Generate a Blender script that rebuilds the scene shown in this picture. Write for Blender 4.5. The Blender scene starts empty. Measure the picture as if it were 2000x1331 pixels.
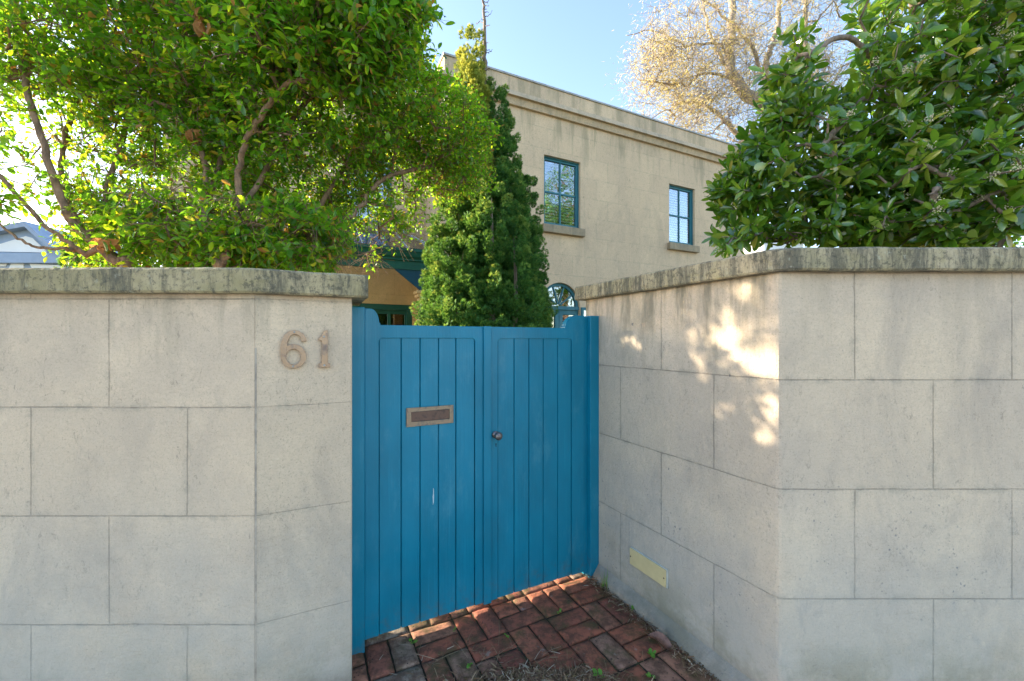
import bpy, bmesh, math, random
import numpy as np
from mathutils import Vector, Matrix, noise as mn
from mathutils.geometry import tessellate_polygon

S = bpy.context.scene
C = S.collection
R = math.radians
F = 800.0                      # focal length in photo pixels (2000 wide)
EYE = 1.55

# ------------------------------------------------------------------ camera
cam = bpy.data.objects.new('camera', bpy.data.cameras.new('camera'))
C.objects.link(cam)
cam.location = (0, 0, EYE)
cam.rotation_euler = (R(90), 0, 0)
cam.data.sensor_width = 36
cam.data.lens = 36 * F / 2000
cam.data.clip_start = 0.05
cam.data.clip_end = 2000
S.camera = cam

# ------------------------------------------------------------------ sky, sun, exposure
SUN_EL = R(19)
SUN_AZ = math.atan2(-0.96, 0.28)          # clockwise from +Y
w = bpy.data.worlds.new('World'); S.world = w; w.use_nodes = True
nt = w.node_tree
bg = nt.nodes['Background']
sky = nt.nodes.new('ShaderNodeTexSky'); sky.sky_type = 'NISHITA'
sky.sun_disc = False
sky.sun_elevation = SUN_EL; sky.sun_rotation = SUN_AZ
sky.air_density = 1.0; sky.dust_density = 0.6; sky.ozone_density = 2.2
tint = nt.nodes.new('ShaderNodeMix'); tint.data_type = 'RGBA'; tint.blend_type = 'MULTIPLY'   # warm white-balance shift put into the sky colour
tint.inputs[0].default_value = 1; tint.inputs[7].default_value = (1.10, .985, .92, 1)
nt.links.new(sky.outputs[0], tint.inputs[6]); nt.links.new(tint.outputs[2], bg.inputs[0]); bg.inputs[1].default_value = 0.15
sd = bpy.data.lights.new('sun', 'SUN'); sun = bpy.data.objects.new('sun', sd); C.objects.link(sun)
sd.energy = 4.6; sd.angle = R(0.53); sd.color = (1, 0.86, 0.66)
svec = Vector((math.sin(SUN_AZ) * math.cos(SUN_EL), math.cos(SUN_AZ) * math.cos(SUN_EL), math.sin(SUN_EL)))
sun.rotation_euler = svec.to_track_quat('Z', 'Y').to_euler()
S.view_settings.view_transform = 'Standard'
S.view_settings.look = 'None'
S.view_settings.exposure = 2.05
S.view_settings.gamma = 1.0
S.view_settings.use_curve_mapping = False

# ------------------------------------------------------------------ helpers
def px(x, y, Z):
    """photo pixel at forward distance Z -> world point"""
    return Vector(((x - 1000) * Z / F, Z, EYE - (y - 665.5) * Z / F))

def to_plane(x, y, o, ang, dep=0.0):
    """photo pixel -> (u, z) on the upright plane through o turned by ang"""
    dx, dy = math.cos(ang), math.sin(ang)
    n = (-dy, dx)
    ox, oy = o[0] + n[0] * dep, o[1] + n[1] * dep
    rx, ry, rz = (x - 1000) / F, 1.0, -(y - 665.5) / F
    t = (ox * n[0] + oy * n[1]) / (rx * n[0] + ry * n[1])
    X, Y, Zz = rx * t, ry * t, EYE + rz * t
    return (X - ox) * dx + (Y - oy) * dy, Zz

def props(o, label=None, cat=None, group=None, kind=None):
    if label: o['label'] = label
    if cat: o['category'] = cat
    if group: o['group'] = group
    if kind: o['kind'] = kind
    return o

def thing(name, label, cat, loc=(0, 0, 0), rot=0, group=None):
    o = bpy.data.objects.new(name, None); C.objects.link(o)
    o.empty_display_size = 0.2
    o.location = loc; o.rotation_euler = (0, 0, rot)
    return props(o, label, cat, group)

def obj(name, bm, m, parent=None, smooth=False, bevel=0):
    me = bpy.data.meshes.new(name)
    bmesh.ops.recalc_face_normals(bm, faces=bm.faces[:])
    bm.to_mesh(me); bm.free()
    return obj_me(name, me, m, parent, smooth, bevel)

def obj_me(name, me, m, parent=None, smooth=False, bevel=0):
    o = bpy.data.objects.new(name, me); C.objects.link(o)
    me.materials.append(m)
    if parent: o.parent = parent
    if smooth:
        me.polygons.foreach_set('use_smooth', [True] * len(me.polygons))
    if bevel:
        b = o.modifiers.new('bevel', 'BEVEL'); b.width = bevel; b.segments = 2
        b.limit_method = 'ANGLE'; b.angle_limit = R(40)
    return o

def box(bm, x0, x1, y0, y1, z0, z1):
    v = [bm.verts.new(p) for p in ((x0,y0,z0),(x1,y0,z0),(x1,y1,z0),(x0,y1,z0),(x0,y0,z1),(x1,y0,z1),(x1,y1,z1),(x0,y1,z1))]
    for f in ((0,3,2,1),(4,5,6,7),(0,1,5,4),(1,2,6,5),(2,3,7,6),(3,0,4,7)):
        bm.faces.new([v[i] for i in f])

def prism(bm, pts, y0, y1):
    """polygon in local x/z, from y0 to y1"""
    a = [bm.verts.new((p[0], y0, p[1])) for p in pts]
    b = [bm.verts.new((p[0], y1, p[1])) for p in pts]
    bm.faces.new(a); bm.faces.new(b[::-1])
    n = len(pts)
    for i in range(n):
        bm.faces.new((a[i], b[i], b[(i+1) % n], a[(i+1) % n]))

def ribbon(bm, c, y0, y1):
    """c: list of (x, z, halfwidth) centre line -> slab"""
    L, Rr = [], []
    for i, (x, z, h) in enumerate(c):
        a = c[max(i-1, 0)]; b = c[min(i+1, len(c)-1)]
        d = Vector((b[0]-a[0], b[1]-a[1])).normalized()
        L.append((x - d.y*h, z + d.x*h)); Rr.append((x + d.y*h, z - d.x*h))
    for i in range(len(c)-1):
        prism(bm, [L[i], L[i+1], Rr[i+1], Rr[i]], y0, y1)

def tube(bm, pts, rad, sides=6, cap=True):
    rings = []
    n = len(pts)
    up = Vector((0.31, 0.17, 0.93))
    for i, p in enumerate(pts):
        d = (Vector(pts[min(i+1, n-1)]) - Vector(pts[max(i-1, 0)]))
        d = d.normalized() if d.length > 1e-9 else Vector((0, 0, 1))
        a = d.cross(up)
        if a.length < 1e-3: a = d.cross(Vector((1, 0, 0)))
        a.normalize(); b = d.cross(a)
        r = rad[i] if hasattr(rad, '__len__') else rad
        rings.append([bm.verts.new(Vector(p) + (a*math.cos(2*math.pi*k/sides) + b*math.sin(2*math.pi*k/sides))*r) for k in range(sides)])
    for i in range(n-1):
        for k in range(sides):
            bm.faces.new((rings[i][k], rings[i][(k+1) % sides], rings[i+1][(k+1) % sides], rings[i+1][k]))
    if cap:
        bm.faces.new(rings[0][::-1]); bm.faces.new(rings[-1])

def lathe(bm, prof, c, axis_y=True, seg=20):
    """prof: (r, t) along -Y from centre c"""
    rings = [[bm.verts.new((c[0] + r*math.cos(2*math.pi*k/seg), c[1] - t, c[2] + r*math.sin(2*math.pi*k/seg))) for k in range(seg)] for r, t in prof]
    for i in range(len(prof)-1):
        for k in range(seg):
            bm.faces.new((rings[i][k], rings[i][(k+1) % seg], rings[i+1][(k+1) % seg], rings[i+1][k]))
    bm.faces.new(rings[-1]); bm.faces.new(rings[0][::-1])

# ------------------------------------------------------------------ materials
class M:
    def __init__(s, name, rough=0.8):
        s.m = bpy.data.materials.new(name); s.m.use_nodes = True
        s.t = s.m.node_tree; s.b = s.t.nodes['Principled BSDF']
        s.b.inputs['Roughness'].default_value = rough
        s.out = s.t.nodes['Material Output']
        s.co = s.t.nodes.new('ShaderNodeTexCoord')
    def n(s, t, **k):
        nd = s.t.nodes.new('ShaderNode' + t)
        for a, v in k.items(): setattr(nd, a, v)
        return nd
    def put(s, sock, v):
        if isinstance(v, bpy.types.NodeSocket): s.t.links.new(v, sock)
        elif isinstance(v, (tuple, list)) and sock.type == 'RGBA' and len(v) == 3: sock.default_value = (*v, 1)
        else: sock.default_value = v
    def map(s, vec, scale=(1,1,1), loc=(0,0,0)):
        nd = s.n('Mapping'); s.put(nd.inputs[0], vec); nd.inputs['Scale'].default_value = scale; nd.inputs['Location'].default_value = loc
        return nd.outputs[0]
    def noise(s, vec, scale, detail=4, rough=0.55, dist=0, out=0):
        nd = s.n('TexNoise'); s.put(nd.inputs['Vector'], vec)
        nd.inputs['Scale'].default_value = scale; nd.inputs['Detail'].default_value = detail
        nd.inputs['Roughness'].default_value = rough; nd.inputs['Distortion'].default_value = dist
        return nd.outputs[out]
    def math(s, op, a, b=0.0, c=0.0, clamp=False):
        nd = s.n('Math', operation=op); nd.use_clamp = clamp
        s.put(nd.inputs[0], a); s.put(nd.inputs[1], b); s.put(nd.inputs[2], c)
        return nd.outputs[0]
    def rng(s, v, a, b, c=0.0, d=1.0, smooth=True):
        nd = s.n('MapRange'); nd.interpolation_type = 'SMOOTHSTEP' if smooth else 'LINEAR'
        for i, q in enumerate((v, a, b, c, d)): s.put(nd.inputs[i], q)
        return nd.outputs[0]
    def mix(s, f, a, b, mode='MIX'):
        nd = s.n('Mix', data_type='RGBA', blend_type=mode)
        s.put(nd.inputs[0], f); s.put(nd.inputs[6], a); s.put(nd.inputs[7], b)
        return nd.outputs[2]
    def xyz(s, vec):
        nd = s.n('SeparateXYZ'); s.put(nd.inputs[0], vec); return nd.outputs
    def comb(s, x, y, z):
        nd = s.n('CombineXYZ'); s.put(nd.inputs[0], x); s.put(nd.inputs[1], y); s.put(nd.inputs[2], z); return nd.outputs[0]
    def bump(s, h, st=0.4, dist=0.01, prev=None):
        nd = s.n('Bump'); nd.inputs['Strength'].default_value = st; nd.inputs['Distance'].default_value = dist
        s.put(nd.inputs['Height'], h)
        if prev is not None: s.t.links.new(prev, nd.inputs['Normal'])
        return nd.outputs[0]
    def col(s, c): s.put(s.b.inputs['Base Color'], c)
    def nor(s, v): s.t.links.new(v, s.b.inputs['Normal'])

def attr(m, name):
    nd = m.n('Attribute'); nd.attribute_name = name; return nd.outputs['Fac']

def stone(name, ca, cb, bw, bh, top, joint_dark=0.55, stain=0.6, specks=0.5, algae=0.0, jw=0.0028, dark=(0.10,0.095,0.075), wide=1.0, erode=0.0, jamb=False):
    m = M(name, 0.92)
    P = m.co.outputs['Object']; UV = m.co.outputs['UV']
    X, Y, Z = m.xyz(P)
    c = m.mix(m.rng(m.noise(P, 1.6/wide, 5, .6), .35, .68), ca, cb)
    c = m.mix(m.rng(m.noise(P, 5.5/wide, 6, .65, .4), .45, .75, 0, .45), c, tuple(x*1.16 for x in ca))
    # trowel marks and fine grain
    c = m.mix(m.rng(m.noise(m.map(P, (30, 30, 10)), 1, 6, .7), .55, .8, 0, .35), c, tuple(x*.72 for x in cb))
    c = m.mix(m.rng(m.noise(P, 90, 3, .7), .35, .75, 0, .22), c, tuple(x*.6 for x in cb))
    # cloudy grey soiling
    c = m.mix(m.rng(m.noise(m.map(P, (2.2/wide, 2.2/wide, 1.1/wide), (3.1, 0, 1.7)), 1, 8, .72, .6), .46, .68, 0, .62), c, (cb[0]*.66, cb[1]*.68, cb[2]*.72))
    # joints
    uvw = m.n('VectorMath', operation='ADD')
    sc = m.n('VectorMath', operation='SCALE'); m.put(sc.inputs[0], m.noise(m.map(P, (1, 1, 1)), 7, 3, .6, 0, 1)); sc.inputs['Scale'].default_value = 0.007
    m.put(uvw.inputs[0], UV); m.put(uvw.inputs[1], sc.outputs[0])
    def brick(mort, smooth):
        b = m.n('TexBrick'); b.offset = .5; b.offset_frequency = 2; b.squash = 1
        m.put(b.inputs['Vector'], uvw.outputs[0]); b.inputs['Scale'].default_value = 1
        b.inputs['Mortar Size'].default_value = mort; b.inputs['Mortar Smooth'].default_value = smooth
        b.inputs['Brick Width'].default_value = bw; b.inputs['Row Height'].default_value = bh
        b.inputs['Bias'].default_value = 0
        b.inputs['Color1'].default_value = (0, 0, 0, 1); b.inputs['Color2'].default_value = (1, 1, 1, 1)
        return b
    b1 = brick(jw, .4); j = b1.outputs['Fac']
    # block to block tone
    c = m.mix(m.math('MULTIPLY', m.xyz(b1.outputs['Color'])[0], .42), c, tuple(x*.86 for x in cb))
    b2 = brick(.03, 1.0); halo = b2.outputs['Fac']
    jm = m.math('MULTIPLY', j, m.rng(m.noise(P, 5, 6, .8), .36, .58, .12, 1))
    c = m.mix(m.math('MULTIPLY', m.math('MULTIPLY', halo, m.rng(m.noise(P, 9, 7, .8), .47, .62)), .38), c, (dark[0]*2.2, dark[1]*2.2, dark[2]*2.2))
    c = m.mix(m.math('MULTIPLY', jm, joint_dark), c, dark)
    # small pits
    h = None
    if specks:
        dv = m.n('VectorMath', operation='ADD'); ds = m.n('VectorMath', operation='SCALE'); ds.inputs['Scale'].default_value = .022
        m.put(ds.inputs[0], m.noise(P, 55, 4, .7, 0, 1)); m.put(dv.inputs[0], P); m.put(dv.inputs[1], ds.outputs[0]); PD_ = dv.outputs[0]
        v = m.n('TexVoronoi'); v.feature = 'F1'; m.put(v.inputs['Vector'], m.map(PD_, (68, 68, 68))); v.inputs['Scale'].default_value = 1
        rad = m.rng(m.xyz(v.outputs['Color'])[0], .45, 1, 0, .34, False)
        pit = m.rng(m.math('SUBTRACT', rad, v.outputs['Distance']), -.03, .05)
        gate_ = m.rng(m.noise(P, 2.6, 6, .75), .50, .62, 0.0, 1)
        low = m.rng(Z, .35, 1.35, 1.0, .16)
        pit = m.math('MULTIPLY', pit, m.math('MULTIPLY', gate_, m.math('MULTIPLY', low, specks)))
        v2 = m.n('TexVoronoi'); m.put(v2.inputs['Vector'], m.map(PD_, (9, 9, 9), (4, 2, 8))); v2.inputs['Scale'].default_value = 1
        p2 = m.rng(m.math('SUBTRACT', m.rng(m.xyz(v2.outputs['Color'])[1], .5, 1, 0, .09, False), v2.outputs['Distance']), 0, .02, 0, .8)
        pit = m.math('MAXIMUM', pit, p2)
        v3 = m.n('TexVoronoi'); m.put(v3.inputs['Vector'], m.map(PD_, (27, 27, 27), (1, 2, 8))); v3.inputs['Scale'].default_value = 1
        p3 = m.rng(m.math('SUBTRACT', m.rng(m.xyz(v3.outputs['Color'])[1], .55, 1, 0, .22, False), v3.outputs['Distance']), 0, .04)
        p3 = m.math('MULTIPLY', p3, m.math('MULTIPLY', m.rng(m.noise(P, 3.0, 5, .75), .50, .60), m.rng(Z, .35, .75, specks*.8, 0)))
        pit = m.math('MAXIMUM', pit, p3)
        c = m.mix(pit, c, (.125, .13, .15))
        h = pit
    if erode:
        e = m.noise(m.map(P, (6, 6, 2.5), (1, 5, 2)), 1, 10, .8, .8)
        em = m.math('MULTIPLY', m.rng(e, .52, .66), m.rng(Z, .1, 1.1, erode, 0))
        c = m.mix(em, c, (cb[0]*.62, cb[1]*.66, cb[2]*.74))
    # run-off stains below the coping
    st = m.noise(m.map(P, (7/wide, 7/wide, .9/wide), (2, 7, 0)), 1, 7, .68, .3)
    tz = m.rng(Z, top - .5*wide, top + .02, 0, 1, False)
    sm = m.math('MULTIPLY', m.rng(m.math('ADD', st, m.math('MULTIPLY', tz, .17)), .60, .78), m.math('MULTIPLY', tz, stain))
    if jamb:
        jx = m.rng(X, 1.02, 1.13, 1, .22)
        sm = m.math('MULTIPLY', sm, jx)
        # broad grey-green soiling on the sheltered return
        bs = m.math('MULTIPLY', m.rng(m.noise(m.map(P, (2.6, 2.6, 1.4), (0, 4, 4)), 1, 8, .72, .5), .44, .66), m.math('MULTIPLY', jx, m.rng(Z, 1.0, 1.75, .15, .85)))
        c = m.mix(m.math('MULTIPLY', bs, .55), c, (.20, .195, .13))
    c = m.mix(sm, c, (dark[0]*1.3, dark[1]*1.35, dark[2]*1.2))
    cr = m.noise(m.map(P, (1, 1, 1), (2, 9, 5)), 150/wide, 4, .75)
    c = m.mix(m.rng(cr, .54, .68, 0, .62), c, tuple(x*.46 for x in cb))
    cr2 = m.noise(m.map(P, (1, 1, .6), (7, 2, 1)), 48/wide, 7, .78, .6)
    c = m.mix(m.math('MULTIPLY', m.rng(cr2, .55, .66), m.rng(m.noise(P, 3.1/wide, 4, .7), .40, .65, .15, .9)), c, tuple(x*.55 for x in cb))
    if wide < 1.4:       # greyer towards the foot of the wall
        c = m.mix(m.math('MULTIPLY', m.rng(Z, .0, 1.25, .62, 0), m.rng(m.noise(P, 1.9, 6, .7), .28, .6, .35, 1)), c, (.40, .405, .37))
    # fine dry brush marks
    fb = m.noise(m.map(P, (14, 14, 70), (3, 3, 3)), 1, 8, .8, 1.2)
    c = m.mix(m.rng(fb, .50, .70, 0, .30), c, tuple(x*.62 for x in cb))
    c = m.mix(m.rng(m.noise(m.map(P, (26, 26, 26), (8, 1, 3)), 1, 8, .8, .8), .56, .74, 0, .32), c, tuple(min(.8, x*1.28) for x in ca))
    if algae:
        a = m.math('MULTIPLY', m.rng(Z, 0, .42, 1, 0), m.rng(m.noise(P, 3, 5, .7), .38, .62))
        c = m.mix(m.math('MULTIPLY', a, algae), c, (.19, .185, .11))
        dg = m.math('MULTIPLY', m.rng(Z, .02, .13, 1, 0), m.rng(m.noise(P, 11, 6, .75), .25, .7, .45, .85))
        c = m.mix(dg, c, (.17, .155, .125))
    m.col(c)
    g = m.noise(m.map(P, (42, 42, 24)), 1, 7, .72, .5)
    g2 = m.noise(P, 6, 6, .6)
    nb = m.bump(m.math('ADD', g, m.math('MULTIPLY', g2, 1.2)), .75, .008)
    nb = m.bump(m.math('SUBTRACT', 1.0, j), .9 if wide < 2 else .3, .006, nb)
    if h is not None: nb = m.bump(m.math('SUBTRACT', 1.0, h), .5, .003, nb)
    m.nor(nb)
    return m.m

def plain(name, c, rough=.6, var=.25, scale=6, bump=.15, metal=0, spec=.5, c2=None):
    m = M(name, rough); P = m.co.outputs['Object']
    k = m.rng(m.noise(P, scale, 6, .65), .35, .7)
    m.col(m.mix(k, c, c2 or tuple(x*(1-var) for x in c)))
    m.b.inputs['Metallic'].default_value = metal
    m.b.inputs['Specular IOR Level'].default_value = spec
    m.put(m.b.inputs['Roughness'], m.rng(m.noise(P, scale*4, 4), .3, .7, rough*.85, min(1, rough*1.2)))
    if bump: m.nor(m.bump(m.noise(P, scale*12, 5, .6), bump, .004))
    return m.m

def paint(name, c, rough=.42, grain=(90, 90, 2.2), wear=.3):
    """brushed oil paint over timber"""
    m = M(name, rough); P = m.co.outputs['Object']
    g = m.noise(m.map(P, grain), 1, 5, .65)
    k = m.rng(m.noise(m.map(P, (3, 3, 1)), 1.4, 5, .6), .3, .72)
    col = m.mix(k, c, tuple(x*.78 for x in c))
    col = m.mix(m.rng(g, .55, .8, 0, .4), col, tuple(min(1, x*1.35+.012) for x in c))
    col = m.mix(m.rng(m.noise(m.map(P, (5, 5, 2), (7, 1, 3)), 1, 8, .75), .52, .70, 0, wear), col, (c[0]+.09, c[1]+.10, c[2]+.08))
    v = m.n('TexVoronoi'); m.put(v.inputs['Vector'], m.map(P, (13, 13, 9))); v.inputs['Scale'].default_value = 1
    sp = m.rng(m.math('SUBTRACT', m.rng(m.xyz(v.outputs['Color'])[0], .75, 1, 0, .05, False), v.outputs['Distance']), 0, .02, 0, .6)
    col = m.mix(sp, col, (.03, .05, .06))
    Z = m.xyz(P)[2]
    dirt = m.math('MULTIPLY', m.rng(Z, .03, .22, 1, 0), m.rng(m.noise(P, 18, 6, .75), .45, .7, 0, .5))
    col = m.mix(dirt, col, (.10, .09, .07))
    m.col(col)
    m.put(m.b.inputs['Roughness'], m.rng(m.noise(P, 4, 5, .6), .3, .7, rough*.8, rough*1.35))
    m.b.inputs['Specular IOR Level'].default_value = .38
    m.nor(m.bump(g, .5, .003, m.bump(m.noise(P, 5, 4), .25, .012)))
    return m.m

def leafmat(name, ramp, tr_ramp, rough=.38, trans=.45, coat=.0, gloss=.5):
    m = M(name, rough)
    a = attr(m, 'rnd')
    def rp(stops):
        r = m.n('ValToRGB'); el = r.color_ramp.elements
        while len(el) < len(stops): el.new(.5)
        for e, (p, c) in zip(el, stops): e.position = p; e.color = (*c, 1)
        m.put(r.inputs[0], a); return r.outputs[0]
    c = rp(ramp)
    P = m.co.outputs['Object']
    c = m.mix(m.rng(m.noise(P, 60, 3, .6), .4, .75, 0, .3), c, (.16, .22, .03))
    m.col(c); m.b.inputs['Specular IOR Level'].default_value = gloss
    t = m.n('BsdfTranslucent'); m.put(t.inputs[0], rp(tr_ramp))
    mx = m.n('MixShader'); mx.inputs[0].default_value = trans
    m.t.links.new(m.b.outputs[0], mx.inputs[1]); m.t.links.new(t.outputs[0], mx.inputs[2])
    m.t.links.new(mx.outputs[0], m.out.inputs[0])
    m.nor(m.bump(m.noise(P, 45, 2), .25, .004))
    return m.m

LST_A, LST_B = (.70, .545, .375), (.58, .46, .335)
mat_pier = stone('pier_render', LST_A, LST_B, .642, .4455, 1.74, joint_dark=.12, jw=.0011, stain=.35, specks=.35, algae=.4)
mat_left = stone('left_wall_render', LST_A, LST_B, .642, .4455, 1.74, joint_dark=.42, stain=.35, specks=.30, algae=.3)
mat_right = stone('right_wall_render', (.68, .54, .38), (.56, .455, .345), .645, .4495, 1.84, stain=.9, joint_dark=.48, specks=1.0, algae=.7, erode=.8, jamb=True)
mat_house = stone('house_render', (.76, .56, .355), (.68, .50, .325), .60, .41, 5.75, joint_dark=.26, stain=.5, specks=0, jw=.005, dark=(.17,.15,.10), wide=2.2)
mat_house_plain = plain('house_moulding_render', (.56, .41, .23), .9, .2, 2, .2, c2=(.46, .35, .22))

def coping_mat(name, lichen, base=(.46, .42, .30)):
    m = M(name, .95); P = m.co.outputs['Object']
    c = m.mix(m.rng(m.noise(P, 4, 6, .7), .35, .65), base, (base[0]*.72, base[1]*.74, base[2]*.66))
    c = m.mix(m.rng(m.noise(P, 9, 6, .75, .5), .5, .66, 0, .5), c, (.34, .29, .13))
    s = m.noise(m.map(P, (11, 11, 1.6), (1, 3, 0)), 1, 12, .85, .35)
    c = m.mix(m.rng(s, .50 - .07*lichen, .68 - .11*lichen, 0, .85), c, (.10, .095, .07))
    s2 = m.noise(P, 38, 6, .8)
    c = m.mix(m.rng(s2, .50, .62, 0, .7), c, (.075, .072, .055))
    c = m.mix(m.rng(m.noise(P, 22, 5, .7), .6, .7, 0, .5*lichen), c, (.55, .55, .42))
    m.col(c)
    m.nor(m.bump(m.math('ADD', m.noise(P, 40, 8, .8), m.noise(P, 9, 5, .7)), .8, .012))
    return m.m
mat_cop_l = coping_mat('left_coping_stone', .62, (.50, .41, .24))
mat_cop_r = coping_mat('right_coping_stone', 1.0, (.54, .45, .29))
BLUE = (.002, .205, .322)
mat_blue = paint('blue_gate_paint', BLUE, .36, (90, 90, 2.2), .34)
mat_teal = paint('teal_window_paint', (.030, .17, .21), .45, (20, 20, 2), .1)
mat_green = paint('dark_green_porch_paint', (.014, .115, .085), .4, (2, 2, 20), .1)
mat_groove = plain('dark_groove', (.008, .03, .045), .9, .2, 10, 0)
mat_metalcap = plain('zinc_capping', (.42, .40, .36), .6, .3, 8, .1, .3)

def brass(name, base, tarn, k=.5):
    m = M(name, .42); P = m.co.outputs['Object']
    f = m.rng(m.noise(P, 26, 6, .7, .6), .5-.2*k, .72-.15*k)
    m.col(m.mix(f, base, tarn)); m.b.inputs['Metallic'].default_value = .85
    m.put(m.b.inputs['Roughness'], m.rng(f, 0, 1, .36, .62)); m.nor(m.bump(m.noise(P, 120, 5, .7), .3, .002))
    return m.m
mat_brass = brass('weathered_brass', (.36, .25, .175), (.25, .19, .155), .2)
mat_bronze = brass('dull_bronze', (.20, .15, .115), (.11, .09, .085), .8)
mat_flap = brass('tarnished_flap', (.135, .092, .08), (.10, .075, .068), .3)
mat_steel = brass('darkened_knob_metal', (.26, .23, .22), (.09, .08, .08), .4)

# ------------------------------------------------------------------ loft along a path
def fillet(path, r):
    out = [Vector(path[0])]
    for i in range(1, len(path)-1):
        p = Vector(path[i]); a = (Vector(path[i-1]) - p).normalized(); b = (Vector(path[i+1]) - p).normalized()
        for k in range(5):
            t = k/4; out.append((1-t)**2*(p+a*r) + 2*t*(1-t)*p + t*t*(p+b*r))
    out.append(Vector(path[-1])); return out

def loft(path, prof, step=None, jit=0, uoff=None, voff=0, seed=0):
    """path: xy front-face line; prof: closed (outward offset, z). uoff: list of functions per original segment"""
    pts = [Vector(p) for p in path]
    P, Nn, U = [], [], []
    seg_n = []
    for i in range(len(pts)-1):
        d = (pts[i+1]-pts[i]).normalized(); seg_n.append(Vector((d.y, -d.x)))
    acc = 0
    for i in range(len(pts)):
        if i == 0: nn = seg_n[0]
        elif i == len(pts)-1: nn = seg_n[-1]
        else:
            nn = (seg_n[i-1]+seg_n[i]); nn = nn / (nn.length_squared/2)
        if i: 
            L = (pts[i]-pts[i-1]).length
            if step and L > step:
                k = int(L/step)
                for q in range(1, k):
                    t = q/k; P.append(pts[i-1].lerp(pts[i], t)); Nn.append(None); U.append(acc+L*t)
            acc += L
        P.append(pts[i]); Nn.append(nn); U.append(acc)
    # fill straight normals (unit normal of the segment, mitre only at its ends)
    corner = [i for i, v in enumerate(Nn) if v is not None]
    for a, b in zip(corner[:-1], corner[1:]):
        d = (P[b]-P[a]).normalized(); sn = Vector((d.y, -d.x))
        for q in range(a+1, b): Nn[q] = sn
    bm = bmesh.new(); uvl = bm.loops.layers.uv.new('UVMap')
    rows = []
    for i, (p, n) in enumerate(zip(P, Nn)):
        row = []
        for (o, z) in prof:
            v = Vector((p.x + n.x*o, p.y + n.y*o, z))
            if jit:
                q = v*9 + Vector((seed, 0, 0)); v = v + Vector((mn.noise(q), mn.noise(q+Vector((9,0,0))), mn.noise(q+Vector((0,9,0))))) * jit
                q = v*38; v = v + Vector((mn.noise(q), mn.noise(q+Vector((9,0,0))), mn.noise(q+Vector((0,9,0))))) * jit*.5
            row.append(bm.verts.new(v))
        rows.append(row)
    np_ = len(prof)
    ci = 0
    for i in range(len(P)-1):
        while ci+1 < len(corner)-1 and i >= corner[ci+1]: ci += 1
        for k in range(np_):
            k2 = (k+1) % np_
            f = bm.faces.new((rows[i][k], rows[i+1][k], rows[i+1][k2], rows[i][k2]))
            fn = uoff[ci] if uoff else (lambda u: u)
            base = U[corner[ci]]
            for l, (ui, zi) in zip(f.loops, ((i, k), (i+1, k), (i+1, k2), (i, k2))):
                l[uvl].uv = (fn(U[ui]-base), prof[zi][1] + voff)
    for r in (rows[0], rows[-1]):
        f = bm.faces.new(r)
        for l in f.loops: l[uvl].uv = (.1, l.vert.co.z + voff)
    return bm

# ------------------------------------------------------------------ layout
GA = math.atan2(.4515, .8923)                    # the gate line is turned 27 degrees
G0 = (-.817, 2.035)
GD = Vector((math.cos(GA), math.sin(GA)))
CORNER = (1.094, 1.68); JEND = (.508, 2.840)
FOLD = (-1.056, 1.68); PIER = (-.718, 1.840)

# ---- ground: one sheet to the horizon, footpath, brick paving, garden soil
def sheet(name, x0, x1, y0, y1, z, m):
    bm = bmesh.new(); bm.faces.new([bm.verts.new(p) for p in ((x0,y0,z),(x1,y0,z),(x1,y1,z),(x0,y1,z))])
    return props(obj(name, bm, m), kind='structure')
mg = M('garden_soil', .95); P = mg.co.outputs['Object']
mg.col(mg.mix(mg.rng(mg.noise(P, 1.2, 6, .7), .4, .6), (.09, .11, .035), (.13, .095, .06)))
mg.nor(mg.bump(mg.noise(P, 30, 8, .7), .8, .03))
sheet('ground', -900, 900, -900, 900, -.03, mg.m)
mp = plain('concrete_footpath', (.42, .40, .36), .9, .3, 3, .3)
sheet('pavement', -40, 40, -1.6, 1.62, -.022, mp)
mr = plain('asphalt', (.06, .06, .062), .9, .3, 5, .5)
sheet('road', -200, 200, -9, -1.9, -.026, mr)
bm = bmesh.new(); box(bm, -40, 40, -1.9, -1.6, -.029, .03)
props(obj('kerb', bm, mp, bevel=.015), kind='structure')

mb = M('clay_pavers', .85); P = mb.co.outputs['Object']; a = attr(mb, 'rnd')
c = mb.n('ValToRGB'); el = c.color_ramp.elements
stops = [(0, (.29, .080, .044)), (.3, (.38, .125, .066)), (.5, (.25, .070, .046)), (.68, (.36, .155, .090)), (.82, (.30, .17, .115)), (1, (.27, .225, .17))]
while len(el) < len(stops): el.new(.5)
for e, (p_, cc) in zip(el, stops): e.position = p_; e.color = (*cc, 1)
mb.put(c.inputs[0], a)
cc = mb.mix(mb.rng(mb.noise(P, 14, 7, .75), .40, .60, 0, .8), c.outputs[0], (.085, .040, .022))
cc = mb.mix(mb.rng(mb.noise(P, 5, 6, .7), .48, .64, 0, .75), cc, (.07, .062, .018))
cc = mb.mix(mb.rng(mb.noise(mb.map(P, (1,1,1), (5,5,0)), 11, 6, .75), .62, .7, 0, .5), cc, (.30, .27, .24))
v = mb.n('TexVoronoi'); mb.put(v.inputs['Vector'], P); v.inputs['Scale'].default_value = 62
pit = mb.rng(mb.math('SUBTRACT', mb.rng(mb.xyz(v.outputs['Color'])[0], .6, 1, 0, .3, False), v.outputs['Distance']), 0, .08)
cc = mb.mix(mb.math('MULTIPLY', pit, .85), cc, (.02, .015, .012))
mb.col(cc)
mb.nor(mb.bump(mb.math('SUBTRACT', mb.noise(P, 45, 8, .75), mb.math('MULTIPLY', pit, .6)), .9, .008))
rng = random.Random(5)
bm = bmesh.new(); rl = bm.faces.layers.float.new('rnd')
MOD = .235
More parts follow.
